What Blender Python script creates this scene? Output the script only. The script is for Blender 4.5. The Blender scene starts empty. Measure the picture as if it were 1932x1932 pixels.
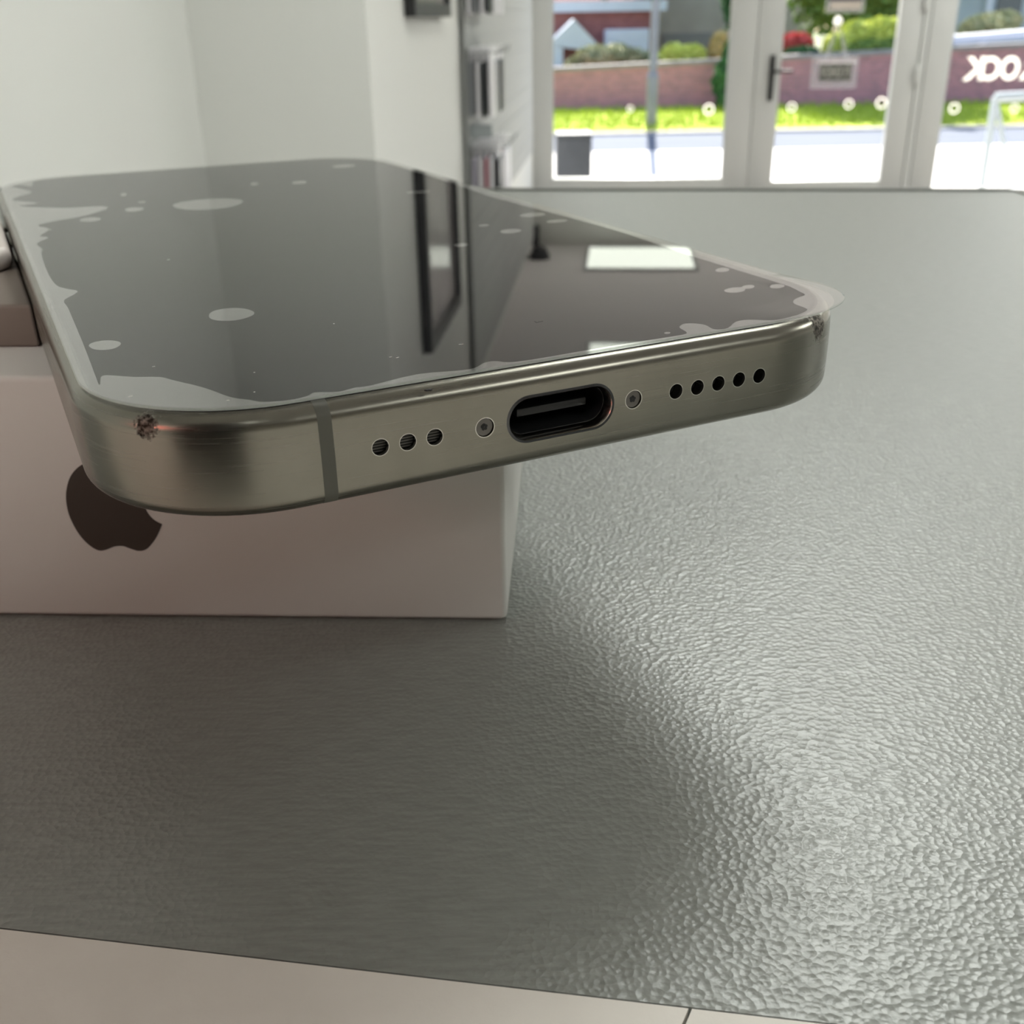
import bpy, bmesh, math, random
from mathutils import Vector, Matrix, noise
from mathutils.geometry import tessellate_polygon
random.seed(7)
scene = bpy.context.scene
COL = scene.collection

# ------------------------------------------------------------------ camera
F_PX, PITCH, ROLL = 1977.7, 0.4388, 0.0186
COUNTER_Z = 1.14
ZC = COUNTER_Z + 0.0618
_c, _s = math.cos(ROLL), math.sin(ROLL)
_f = Vector((0, math.cos(PITCH), -math.sin(PITCH)))
_r0 = Vector((1, 0, 0)); _d0 = Vector((0, -math.sin(PITCH), -math.cos(PITCH)))
RIGHT = _c * _r0 + _s * _d0
DOWN = -_s * _r0 + _c * _d0
cam_data = bpy.data.cameras.new('camera'); cam = bpy.data.objects.new('camera', cam_data)
COL.objects.link(cam); scene.camera = cam
cam.matrix_world = Matrix(((RIGHT.x, -DOWN.x, -_f.x, 0), (RIGHT.y, -DOWN.y, -_f.y, 0),
                           (RIGHT.z, -DOWN.z, -_f.z, ZC), (0, 0, 0, 1)))
cam_data.sensor_width = 36; cam_data.lens = F_PX / 1932 * 36
cam_data.clip_start = 0.004; cam_data.clip_end = 400
cam_data.dof.use_dof = True; cam_data.dof.focus_distance = 0.0860; cam_data.dof.aperture_fstop = 66
scene.view_settings.view_transform = 'Standard'; scene.view_settings.look = 'None'
scene.view_settings.gamma = 1; scene.view_settings.use_curve_mapping = False
scene.view_settings.exposure = 0.2
scene.cycles.use_denoising = True
scene.cycles.max_bounces = 10; scene.cycles.transparent_max_bounces = 24
scene.cycles.sample_clamp_indirect = 6
scene.cycles.caustics_reflective = False; scene.cycles.caustics_refractive = False

# ------------------------------------------------------------------ sky, sun, lamps
world = bpy.data.worlds.new('sky'); scene.world = world; world.use_nodes = True
wn = world.node_tree.nodes; wl = world.node_tree.links
bg = wn['Background']
sky = wn.new('ShaderNodeTexSky'); sky.sky_type = 'NISHITA'; sky.sun_disc = False
sky.sun_elevation = math.radians(42); sky.sun_rotation = math.radians(-20)
wl.new(sky.outputs[0], bg.inputs[0]); bg.inputs[1].default_value = 0.32
sun = bpy.data.lights.new('sun', 'SUN'); sun.energy = 15; sun.angle = math.radians(0.6); sun.color = (1, 0.96, 0.87)
sun_o = bpy.data.objects.new('sun', sun); COL.objects.link(sun_o)
sun_o.rotation_euler = Vector((0.10, 0.82, 0.80)).to_track_quat('Z', 'Y').to_euler()
PANEL_L, PANEL_DIM = 15.5, 2.2                                   # brightness of the ceiling light panels
red = bpy.data.lights.new('added_red_light', 'AREA'); red.shape = 'DISK'; red.size = 0.05  # unseen red light, added to tint the box and counter pink
red.energy = 0.026; red.color = (1.0, 0.22, 0.16)
red_o = bpy.data.objects.new('added_red_light', red); COL.objects.link(red_o)
red_o.location = (-0.16, -0.03, ZC + 0.03)
red_o.rotation_euler = (Vector((-0.16, -0.03, 0.03)) - Vector((-0.055, 0.10, -0.05))).to_track_quat('Z', 'Y').to_euler()

# ------------------------------------------------------------------ helpers
def ray(x, y):
    d = RIGHT * ((x - 966) / F_PX) + DOWN * ((y - 966) / F_PX) + _f
    return d
def at_Y(x, y, Y):
    d = ray(x, y); return Vector((0, 0, ZC)) + d * (Y / d.y)
def at_z(x, y, z):
    d = ray(x, y); return Vector((0, 0, ZC)) + d * ((z - ZC) / d.z)

def link(name, mesh, m=None, parent=None):
    o = bpy.data.objects.new(name, mesh); COL.objects.link(o)
    if m is not None:
        for mm in (m if isinstance(m, (list, tuple)) else [m]): mesh.materials.append(mm)
    if parent is not None: o.parent = parent
    return o
def obj(name, bm, m=None, parent=None, smooth=False):
    me = bpy.data.meshes.new(name); bmesh.ops.recalc_face_normals(bm, faces=bm.faces[:])
    bm.to_mesh(me); bm.free()
    if smooth is True:
        for p in me.polygons: p.use_smooth = True
    elif smooth:
        me.shade_smooth() if hasattr(me, 'shade_smooth') else None
        for p in me.polygons: p.use_smooth = True
        try: me.set_sharp_from_angle(angle=smooth)
        except Exception: pass
    return link(name, me, m, parent)
def empty(name, loc, rz=0.0):
    o = bpy.data.objects.new(name, None); COL.objects.link(o); o.location = loc; o.rotation_euler = (0, 0, rz)
    o.empty_display_size = 0.01
    return o
def tag(o, label=None, cat=None, group=None, kind=None):
    if label: o['label'] = label
    if cat: o['category'] = cat
    if group: o['group'] = group
    if kind: o['kind'] = kind
    return o
def struct(o, label=None, cat=None):
    o['kind'] = 'structure'
    return tag(o, label, cat)
def box(bm, lo, hi, M=None, bev=0.0, seg=2):
    v = [bm.verts.new((x, y, z)) for x in (lo[0], hi[0]) for y in (lo[1], hi[1]) for z in (lo[2], hi[2])]
    fs = [(0, 1, 3, 2), (4, 6, 7, 5), (0, 4, 5, 1), (2, 3, 7, 6), (0, 2, 6, 4), (1, 5, 7, 3)]
    F = [bm.faces.new([v[i] for i in f]) for f in fs]
    if bev:
        E = list({e for f in F for e in f.edges})
        r = bmesh.ops.bevel(bm, geom=E, offset=bev, segments=seg, profile=0.5, affect='EDGES')
        vs = list({w for f in r['faces'] for w in f.verts} | {w for w in v if w.is_valid})
    else: vs = v
    if M is not None: bmesh.ops.transform(bm, matrix=M, verts=vs)
    return vs
def B(lo, hi, M=None, bev=0.0, seg=2):
    bm = bmesh.new(); box(bm, lo, hi, M, bev, seg); return bm
def cyl(bm, p0, p1, r0, r1=None, n=16, caps=True):
    p0, p1 = Vector(p0), Vector(p1); r1 = r0 if r1 is None else r1
    q = (p1 - p0).to_track_quat('Z', 'Y')
    a = [bm.verts.new(p0 + q @ Vector((r0 * math.cos(t), r0 * math.sin(t), 0))) for t in [2 * math.pi * i / n for i in range(n)]]
    b = [bm.verts.new(p1 + q @ Vector((r1 * math.cos(t), r1 * math.sin(t), 0))) for t in [2 * math.pi * i / n for i in range(n)]]
    for i in range(n): bm.faces.new((a[i], a[(i + 1) % n], b[(i + 1) % n], b[i]))
    if caps: bm.faces.new(a[::-1]); bm.faces.new(b)
def loft(bm, loops, caps=True, close=False):
    L = [[bm.verts.new(p) for p in lp] for lp in loops]; n = len(L[0])
    for k in range(len(L) - 1 + (1 if close else 0)):
        a, b = L[k], L[(k + 1) % len(L)]
        for i in range(n): bm.faces.new((a[i], a[(i + 1) % n], b[(i + 1) % n], b[i]))
    if caps and not close: bm.faces.new(L[0][::-1]); bm.faces.new(L[-1])
    return L
def prism(bm, pts, z0, z1):
    """flat polygon (may be concave) given as 2-D points, as a slab from z0 to z1"""
    tri = tessellate_polygon([[Vector((p[0], p[1], 0)) for p in pts]])
    lo = [bm.verts.new((p[0], p[1], z0)) for p in pts]; hi = [bm.verts.new((p[0], p[1], z1)) for p in pts]
    for t in tri:
        try: bm.faces.new([hi[i] for i in t]); bm.faces.new([lo[i] for i in reversed(t)])
        except ValueError: pass
    n = len(pts)
    for i in range(n): bm.faces.new((lo[i], lo[(i + 1) % n], hi[(i + 1) % n], hi[i]))

# ------------------------------------------------------------------ materials
def mat(name, base=(0.8, 0.8, 0.8), rough=0.5, metal=0.0, spec=0.5, **kw):
    m = bpy.data.materials.new(name); m.use_nodes = True
    b = m.node_tree.nodes['Principled BSDF']
    b.inputs['Base Color'].default_value = (*base, 1); b.inputs['Roughness'].default_value = rough
    b.inputs['Metallic'].default_value = metal; b.inputs['Specular IOR Level'].default_value = spec
    for k, v in kw.items(): b.inputs[k].default_value = v
    return m
def nodes(m): return m.node_tree.nodes, m.node_tree.links, m.node_tree.nodes['Principled BSDF']
def tex(m, kind='Object'):
    n, l, b = nodes(m); t = n.new('ShaderNodeTexCoord'); return t.outputs[kind]
def noise_n(m, scale, detail=3, rough=0.5, vec=None, stretch=None):
    n, l, b = nodes(m)
    v = vec or tex(m)
    if stretch:
        mp = n.new('ShaderNodeMapping'); mp.inputs['Scale'].default_value = stretch; l.new(v, mp.inputs[0]); v = mp.outputs[0]
    t = n.new('ShaderNodeTexNoise'); t.inputs['Scale'].default_value = scale; t.inputs['Detail'].default_value = detail
    t.inputs['Roughness'].default_value = rough
    l.new(v, t.inputs['Vector']); return t.outputs['Fac']
def ramp(m, fac, stops):
    n, l, b = nodes(m); r = n.new('ShaderNodeValToRGB'); e = r.color_ramp.elements
    while len(e) < len(stops): e.new(0.5)
    for i, (p, c) in enumerate(stops): e[i].position = p; e[i].color = (*c, 1)
    l.new(fac, r.inputs[0]); return r.outputs[0]
def bump(m, height, strength=0.3, dist=0.001):
    n, l, b = nodes(m); bu = n.new('ShaderNodeBump'); bu.inputs['Strength'].default_value = strength
    bu.inputs['Distance'].default_value = dist; l.new(height, bu.inputs['Height']); l.new(bu.outputs[0], b.inputs['Normal']); return bu
def vary(m, c0, c1, scale, detail=4, stretch=None, lo=0.3, hi=0.7):
    n, l, b = nodes(m)
    l.new(ramp(m, noise_n(m, scale, detail, stretch=stretch), [(lo, c0), (hi, c1)]), b.inputs['Base Color']); return m
def math_n(m, op, a, b_=None, clamp=False):
    n, l, _ = nodes(m); q = n.new('ShaderNodeMath'); q.operation = op; q.use_clamp = clamp
    for i, s in enumerate((a, b_)):
        if s is None: continue
        if isinstance(s, (int, float)): q.inputs[i].default_value = s
        else: l.new(s, q.inputs[i])
    return q.outputs[0]
def film_mat(name, ior, tint=(1, 1, 1), rough=0.0, milk=0.0):
    """clear layer: lets light through, reflects by Fresnel"""
    m = bpy.data.materials.new(name); m.use_nodes = True; n = m.node_tree.nodes; l = m.node_tree.links
    n.remove(n['Principled BSDF']); out = n['Material Output']
    tr = n.new('ShaderNodeBsdfTransparent'); gl = n.new('ShaderNodeBsdfGlossy'); gl.inputs['Roughness'].default_value = rough
    tr.inputs[0].default_value = (*tint, 1)
    fr = n.new('ShaderNodeFresnel'); fr.inputs[0].default_value = ior
    ge = n.new('ShaderNodeNewGeometry'); inv = n.new('ShaderNodeMath'); inv.operation = 'SUBTRACT'; inv.inputs[0].default_value = 1.0
    l.new(ge.outputs['Backfacing'], inv.inputs[1]); mu = n.new('ShaderNodeMath'); mu.operation = 'MULTIPLY'; l.new(inv.outputs[0], mu.inputs[0]); l.new(fr.outputs[0], mu.inputs[1])
    mx = n.new('ShaderNodeMixShader'); l.new(mu.outputs[0], mx.inputs[0]); l.new(tr.outputs[0], mx.inputs[1]); l.new(gl.outputs[0], mx.inputs[2])
    last = mx
    if milk:
        df = n.new('ShaderNodeBsdfDiffuse'); df.inputs[0].default_value = (0.85, 0.86, 0.84, 1)
        m2 = n.new('ShaderNodeMixShader'); m2.inputs[0].default_value = milk
        l.new(mx.outputs[0], m2.inputs[1]); l.new(df.outputs[0], m2.inputs[2]); last = m2
    l.new(last.outputs[0], out.inputs[0]); return m
def clear_mat(name):
    m = bpy.data.materials.new(name); m.use_nodes = True; n = m.node_tree.nodes; n.remove(n['Principled BSDF'])
    tr = n.new('ShaderNodeBsdfTransparent'); m.node_tree.links.new(tr.outputs[0], n['Material Output'].inputs[0]); return m

M_wall = mat('white_wall_paint', (0.80, 0.80, 0.77), 0.75)
bump(M_wall, noise_n(M_wall, 220, 3), 0.08, 0.0008)
M_ceiling = mat('ceiling_paint', (0.88, 0.85, 0.84), 0.8); bump(M_ceiling, noise_n(M_ceiling, 300, 3), 0.05, 0.0005)
M_back = mat('dark_back_wall_paint', (0.4, 0.37, 0.33), 0.8); vary(M_back, (0.36, 0.33, 0.29), (0.42, 0.385, 0.34), 3)
M_floor = mat('floor_vinyl', (0.28, 0.265, 0.25), 0.5); vary(M_floor, (0.25, 0.235, 0.22), (0.31, 0.295, 0.28), 12)
M_upvc = mat('white_upvc', (0.52, 0.53, 0.52), 0.35); bump(M_upvc, noise_n(M_upvc, 60, 2), 0.02, 0.0005)
M_glass = film_mat('window_glass', 1.33)
M_black = mat('black_plastic', (0.012, 0.012, 0.013), 0.4); bump(M_black, noise_n(M_black, 900, 2), 0.03, 0.0002)

# counter laminate: fine leathery grain
M_counter = mat('grey_textured_laminate', (0.2, 0.2, 0.19), 0.34, spec=0.85)
def build_counter():
    n, l, b = nodes(M_counter)
    v = tex(M_counter)
    wob = n.new('ShaderNodeTexNoise'); wob.inputs['Scale'].default_value = 700; wob.inputs['Detail'].default_value = 2; l.new(v, wob.inputs['Vector'])
    mx = n.new('ShaderNodeVectorMath'); mx.operation = 'SCALE'; l.new(wob.outputs['Color'], mx.inputs[0]); mx.inputs['Scale'].default_value = 0.00035
    ad = n.new('ShaderNodeVectorMath'); ad.operation = 'ADD'; l.new(v, ad.inputs[0]); l.new(mx.outputs[0], ad.inputs[1])
    mp = n.new('ShaderNodeMapping'); mp.inputs['Scale'].default_value = (0.9, 1.0, 1); l.new(ad.outputs[0], mp.inputs[0])
    vo = n.new('ShaderNodeTexVoronoi'); vo.feature = 'SMOOTH_F1'; vo.inputs['Scale'].default_value = 1750; vo.inputs['Smoothness'].default_value = 0.25
    l.new(mp.outputs[0], vo.inputs['Vector'])
    big = n.new('ShaderNodeTexNoise'); big.inputs['Scale'].default_value = 2600; big.inputs['Detail'].default_value = 2; l.new(v, big.inputs['Vector'])
    h = math_n(M_counter, 'ADD', vo.outputs['Distance'], math_n(M_counter, 'MULTIPLY', big.outputs['Fac'], 0.35))
    bu = bump(M_counter, h, 1.0, 0.000085)
    l.new(ramp(M_counter, noise_n(M_counter, 900, 3, stretch=(0.35, 2.2, 1)), [(0.35, (0.225, 0.236, 0.219)), (0.65, (0.270, 0.284, 0.264))]), b.inputs['Base Color'])
build_counter()
M_trim = mat('dark_grey_edge_trim', (0.10, 0.105, 0.09), 0.45); bump(M_trim, noise_n(M_trim, 800, 2), 0.1, 0.0002)
M_board = mat('off_white_board', (0.72, 0.69, 0.63), 0.55)
bump(M_board, noise_n(M_board, 700, 4), 0.25, 0.00015); vary(M_board, (0.77, 0.735, 0.68), (0.82, 0.785, 0.73), 160)
n_, l_, b_ = nodes(M_board); l_.new(n_['Bump'].outputs[0], b_.inputs['Normal'])

M_card = mat('white_box_card', (0.76, 0.74, 0.71), 0.5, spec=0.3); bump(M_card, noise_n(M_card, 1500, 3), 0.06, 0.0001)
M_foil = mat('grey_brown_foil', (0.055, 0.042, 0.034), 0.45, metal=0.2); bump(M_foil, noise_n(M_foil, 1800, 2), 0.05, 0.0001)
M_taupe = mat('taupe_card', (0.22, 0.18, 0.155), 0.6); bump(M_taupe, noise_n(M_taupe, 900, 3), 0.1, 0.0001)
M_pale = mat('pale_pink_plastic', (0.70, 0.62, 0.58), 0.4); bump(M_pale, noise_n(M_pale, 700, 2), 0.03, 0.0001)

# ------------------------------------------------------------------ room
TH = 0.105
dw = Vector((TH, 1, 0)).normalized(); dp = Vector((1, -TH, 0)).normalized()   # along the side walls / across the shop
RZ = -math.atan(TH)
P1 = Vector((-0.303, 2.57, 0)); CORNER = Vector((-0.712, 2.613, 0)); SF = Vector((0.18, 7.32, 0))
Mr = Matrix.Rotation(RZ, 4, 'Z')
def slab(name, p, q, z0, z1, th, m, side=1, lab=None, cat=None):
    """upright wall from p to q (plan), thickness th to the given side"""
    p, q = Vector((p[0], p[1], 0)), Vector((q[0], q[1], 0)); d = (q - p).normalized(); nrm = Vector((-d.y, d.x, 0)) * side
    bm = bmesh.new()
    pts = [p, q, q + nrm * th, p + nrm * th]
    prism(bm, [(a.x, a.y) for a in pts], z0, z1)
    return struct(obj(name, bm, m), lab, cat)
CEIL = ZC + 1.355
back_l = CORNER - dw * 5.2
back_r = back_l + dp * 5.6
sf_r = SF + dp * 4.9
fl = bmesh.new(); prism(fl, [((back_l - dp * .2).x, (back_l - dp * .2).y), ((back_r + dp * .2).x, (back_r + dp * .2).y), ((sf_r + dp * .4 + dw*.03).x, (sf_r + dp * .4 + dw*.03).y), ((SF - dp * .6+ dw*.03).x, (SF - dp * .6+ dw*.03).y), ((CORNER - dp * .3).x, (CORNER - dp * .3).y)], -0.1, 0.0)
struct(obj('floor', fl, M_floor), 'grey vinyl shop floor', 'floor')
cl = bmesh.new(); prism(cl, [((back_l - dp * .3 - dw * .3).x, (back_l - dp * .3 - dw * .3).y), ((back_r + dp * .4 - dw * .3).x, (back_r + dp * .4 - dw * .3).y), ((sf_r + dp * .5 + dw * .3).x, (sf_r + dp * .5 + dw * .3).y), ((SF - dp * 1.4 + dw * .3).x, (SF - dp * 1.4 + dw * .3).y)], CEIL, CEIL + 0.1)
struct(obj('ceiling', cl, M_ceiling), 'pale shop ceiling', 'ceiling')
slab('wall_left', CORNER, back_l, 0, CEIL, 0.15, M_wall, -1)
slab('wall_nib', P1, CORNER, 0, CEIL, 0.15, M_wall, -1)
slab('wall_side', P1, SF + dw * .1, 0, CEIL, 0.15, M_wall, 1)
slab('wall_back', back_l - dp * .15, back_r, 0, CEIL, 0.15, M_back, -1)
slab('wall_right', back_r - dw * .15, sf_r + dw * .1, 0, CEIL, 0.15, M_wall, -1)
TRANSOM = ZC + 0.80
# bulkhead over the shopfront
def SFp(px, py=150):        # distance along the shopfront of a photo column
    d = ray(px, py)
    # solve (t*dx, t*dy) = SF + s*dp
    det = d.x * (-dp.y) - d.y * (-dp.x)
    t = (SF.x * (-dp.y) - SF.y * (-dp.x)) / det
    s = (d.x * SF.y - d.y * SF.x) / det * -1
    return (Vector((t * d.x, t * d.y, 0)) - SF).dot(dp)
def SFz(px, py):
    d = ray(px, py); s = SFp(px, py); P = SF + dp * s; return ZC + d.z * (P.y / d.y)
def sbox(bm, s0, s1, z0, z1, o0=0.0, o1=0.07, bev=0.0):
    """box standing in the shopfront plane: s along it, o outwards"""
    M = Matrix.Translation(SF) @ Matrix(((dp.x, dw.x, 0, 0), (dp.y, dw.y, 0, 0), (0, 0, 1, 0), (0, 0, 0, 1)))
    box(bm, (s0, o0, z0), (s1, o1, z1), M, bev)
bm = bmesh.new(); sbox(bm, -0.05, 4.9, TRANSOM + 0.06, CEIL, 0.0, 0.12)
struct(obj('wall_front', bm, M_wall))
s_fr0, s_g0, s_g1, s_d0, s_dg0, s_dg1, s_d1, s_w2 = [SFp(x) for x in (1003, 1040, 1376, 1424, 1472, 1684, 1727, 1786)]
S_END = 4.85
# window 1
def window(name, a, b, g0, g1, zb, zt, zsill):
    bm = bmesh.new()
    sbox(bm, a, g0, zb, zt, 0.0, 0.07, 0.006); sbox(bm, g1, b, zb, zt, 0.0, 0.07, 0.006)
    sbox(bm, a + .001, b - .001, zt - 0.06, zt, 0.001, 0.069, 0.006); sbox(bm, a + .001, b - .001, zb, zsill, 0.001, 0.069, 0.006)
    # glazing beads
    for (p, q) in ((g0, g0 + 0.012), (g1 - 0.012, g1)): sbox(bm, p, q, zsill, zt - 0.06, 0.02, 0.05)
    w = struct(obj(name, bm, M_upvc, smooth=0.6))
    bm = bmesh.new(); sbox(bm, g0 + .004, g1 - .004, zsill, zt - 0.055, 0.031, 0.037)
    obj('pane', bm, M_glass, w)
    return w
z_sill = SFz(1250, 336)
w1 = window('window_1', s_fr0, s_d0 - 0.004, s_g0, s_g1 + 0.0, 0.12, TRANSOM + .06, z_sill)
w2 = window('window_2', s_d1 + 0.05, S_END, s_w2, S_END - 0.06, 0.12, TRANSOM + .06, 0.16)
bm = bmesh.new(); sbox(bm, -0.05, S_END + .05, 0.0, 0.118, 0.0, 0.10); struct(obj('trim_1', bm, M_upvc))
bm = bmesh.new(); sbox(bm, -0.05, s_fr0 - 0.002, 0.118, TRANSOM + .06, 0.0, 0.10); struct(obj('trim_2', bm, M_wall))
# door
dr = bmesh.new(); z0, z1 = 0.125, TRANSOM + .05
sbox(dr, s_d0, s_dg0, z0, z1, 0.005, 0.075, 0.006); sbox(dr, s_dg1, s_d1, z0, z1, 0.005, 0.075, 0.006)
sbox(dr, s_dg0 - .001, s_dg1 + .001, z0, z0 + 0.09, 0.006, 0.074, 0.006); sbox(dr, s_dg0 - .001, s_dg1 + .001, z1 - 0.1, z1, 0.006, 0.074, 0.006)
door = struct(obj('door_1', dr, M_upvc, smooth=0.6))
bm = bmesh.new(); sbox(bm, s_dg0, s_dg1, z0 + .08, z1 - .09, 0.034, 0.040); obj('pane', bm, M_glass, door)
bm = bmesh.new(); sbox(bm, s_d1 + 0.004, s_d1 + 0.046, z0, z1, 0.0, 0.07, 0.008); obj('hinge_jamb', bm, M_upvc, door)
for zz in (0.45, 1.35):
    bm = bmesh.new(); sbox(bm, s_d1 - 0.012, s_d1 + 0.022, ZC - 0.40 if zz < 1 else ZC + .02, (ZC - 0.40 if zz < 1 else ZC + .02) + 0.10, -0.018, 0.004, 0.004); obj('hinge', bm, M_upvc, door, smooth=0.6)
hs = SFp(1455); hz = SFz(1455, 150)
h = bmesh.new(); sbox(h, hs - 0.016, hs + 0.016, SFz(1448, 190), SFz(1458, 104), -0.012, 0.006, 0.004)
hb = obj('handle_plate', h, M_black, door)
h = bmesh.new(); zl = SFz(1480, 134); sbox(h, hs - 0.01, hs + 0.01, zl - .01, zl + .01, -0.05, -0.011, 0.003); sbox(h, hs - 0.012, hs + 0.125, zl - .010, zl + .010, -0.062, -0.045, 0.004)
obj('lever', h, M_black, hb)

# ceiling light panels
M_lightpan = mat('led_panel', (0.9, 0.9, 0.9), 0.5)
n_, l_, b_ = nodes(M_lightpan)
b_.inputs['Emission Color'].default_value = (0.93, 1.0, 0.86, 1); b_.inputs['Emission Strength'].default_value = PANEL_L
M_lightdim = M_lightpan.copy(); M_lightdim.name = 'led_panel_dimmed'; b_.inputs['Emission Color'].default_value = (0.965, 1.0, 0.945, 1); M_lightdim.node_tree.nodes['Principled BSDF'].inputs['Emission Strength'].default_value = PANEL_DIM
M_lightrear = M_lightpan.copy(); M_lightrear.name = 'led_panel_rear'; M_lightrear.node_tree.nodes['Principled BSDF'].inputs['Emission Strength'].default_value = 8.5
def panel(x0, x1, y0, y1, lab, m=None):
    cx, cy = (x0 + x1) / 2, (y0 + y1) / 2; hx, hy = (x1 - x0) / 2, (y1 - y0) / 2
    t = empty('ceiling_light', (cx, cy, CEIL - 0.004), RZ); tag(t, lab, 'light', 'square light panels in the ceiling')
    bm = bmesh.new()
    for lo, hi in (((-hx, -hy), (hx, -hy + .02)), ((-hx, hy - .02), (hx, hy)), ((-hx, -hy + .02), (-hx + .02, hy - .02)), ((hx - .02, -hy + .02), (hx, hy - .02))):
        box(bm, (lo[0], lo[1], -.012), (hi[0], hi[1], 0.003))
    obj('frame', bm, M_upvc, t)
    bm = B((-hx + .02, -hy + .02, -.006), (hx - .02, hy - .02, 0.002)); obj('diffuser', bm, m or M_lightpan, t)
panel(0.50, 1.20, 6.42, 7.12, 'bright ceiling light panel nearest the shopfront, mirrored at the right edge of the phone screen', M_lightdim)
panel(0.33, 1.03, 4.12, 4.82, 'bright ceiling light panel mirrored near the charging port end of the phone screen', M_lightdim)
panel(1.6, 2.3, -1.5, -0.8, 'unseen ceiling light panel added at the back of the shop towards the right wall', M_lightrear)  # no known fitting; added to brighten the room from behind
panel(0.20, 0.90, 1.20, 1.90, 'ceiling light panel over the customer side of the grey counter')
panel(2.75, 3.45, 5.85, 6.55, 'ceiling light panel in the right hand row by the shopfront')
panel(2.55, 3.25, 3.30, 4.00, 'ceiling light panel in the middle of the right hand row')
panel(2.30, 3.00, 0.80, 1.50, 'ceiling light panel at the rear of the right hand row')
panel(-0.55, 0.15, -1.60, -0.90, 'ceiling light panel at the back of the shop behind the counter', M_lightrear)
# dome camera and alarm box (seen mirrored in the screen)
d = empty('dome_camera', (0.21, 6.85, CEIL - 0.001)); tag(d, 'black dome security camera on the ceiling, mirrored in the phone screen', 'security camera')
bm = bmesh.new(); cyl(bm, (0, 0, -0.03), (0, 0, 0.0), 0.065, n=32); obj('base', bm, M_black, d, 0.6)
bm = bmesh.new(); bmesh.ops.create_uvsphere(bm, u_segments=24, v_segments=14, radius=0.055, matrix=Matrix.Translation((0, 0, -0.03))); obj('dome', bm, M_black, d, True)
ab = bmesh.new(); sbox(ab, SFp(985, 425), SFp(1018, 425), ZC + 1.22, CEIL - 0.004, -0.08, 0.0, 0.008)
tag(obj('alarm_box', ab, mat('charcoal_plastic', (0.04, 0.04, 0.042), 0.4)), 'dark box high above the shopfront, mirrored beside the screen edge', 'box')

# framed poster on the side wall
def wall_side_pt(Y): return P1 + dw * ((Y - P1.y) / dw.y)
def wbox(bm, Y0, Y1, z0, z1, o0, o1, bev=0.0):
    M = Matrix.Translation(P1) @ Matrix(((dw.x, dp.x, 0, 0), (dw.y, dp.y, 0, 0), (0, 0, 1, 0), (0, 0, 0, 1)))
    box(bm, ((Y0 - P1.y) / dw.y, o0, z0), ((Y1 - P1.y) / dw.y, o1, z1), M, bev)
FZ0, FZ1, FY0, FY1 = ZC + 0.012, ZC + 0.845, 3.02, 3.64
pf = empty('picture_frame', wall_side_pt((FY0 + FY1) / 2) + Vector((0, 0, FZ0)))
tag(pf, 'black framed poster hanging on the white side wall', 'picture frame')
def keep_world(o, parent):
    o.parent = parent; o.matrix_parent_inverse = Matrix.Translation(-parent.location)
bm = bmesh.new(); fw = 0.035
wbox(bm, FY0, FY0 + fw, FZ0, FZ1, 0.001, 0.03, 0.002); wbox(bm, FY1 - fw, FY1, FZ0, FZ1, 0.001, 0.03, 0.002)
wbox(bm, FY0 + fw, FY1 - fw, FZ0, FZ0 + fw, 0.001, 0.03); wbox(bm, FY0 + fw, FY1 - fw, FZ1 - fw, FZ1, 0.001, 0.03)
keep_world(obj('frame', bm, M_black), pf)
M_print = mat('grey_poster_print', (0.42, 0.40, 0.40), 0.12, spec=0.7); vary(M_print, (0.30, 0.28, 0.29), (0.60, 0.55, 0.54), 2.2)
bm = bmesh.new(); wbox(bm, FY0 + fw, FY1 - fw, FZ0 + fw, FZ1 - fw, 0.001, 0.014); keep_world(obj('poster', bm, M_print), pf)

# accessory rack on the side wall
M_slat = mat('rack_board_and_shade_grey', (0.46, 0.47, 0.46), 0.6)
n_, l_, b_ = nodes(M_slat)
bm = bmesh.new()
for k in range(20):
    z = 0.45 + k * 0.1; wbox(bm, 4.02, 6.95, z, z + 0.097, 0.001, 0.018, 0.001)
wbox(bm, 4.02, 6.95, 0.45, 2.44, 0.001, 0.015)  # beyond the hooks the grey board only paints the wall's shade
tag(obj('slatwall_rack_and_shade', bm, M_slat), 'grey grooved rack board holding hanging packets, run on to grey the shaded side wall', 'rack')
M_hook = mat('grey_metal_hook', (0.5, 0.52, 0.52), 0.35, metal=0.8)
PK = {'white': (0.82, 0.80, 0.84), 'black': (0.03, 0.035, 0.04), 'pink': (0.55, 0.30, 0.34), 'lilac': (0.50, 0.47, 0.55), 'grey': (0.30, 0.31, 0.33)}
PM = {k: mat(k + '_packet', c, 0.35) for k, c in PK.items()}
M_card2 = mat('header_card', (0.86, 0.85, 0.87), 0.5)
rows = [('top', ZC + 0.02, 0.24, ['white', 'grey', 'white', 'black', 'white']),
        ('middle', ZC - 0.32, 0.235, ['grey', 'white', 'black', 'white', 'white']),
        ('bottom', ZC - 0.66, 0.255, ['lilac', 'white', 'pink', 'white', 'black'])]
proto = {}; ORD = ['first', 'second', 'third']; PLACE = {4: ['nearest the wall', 'second from wall', 'third from wall', 'outermost'], 5: ['nearest the wall', 'second from wall', 'third from wall', 'fourth from wall', 'outermost']}
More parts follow.
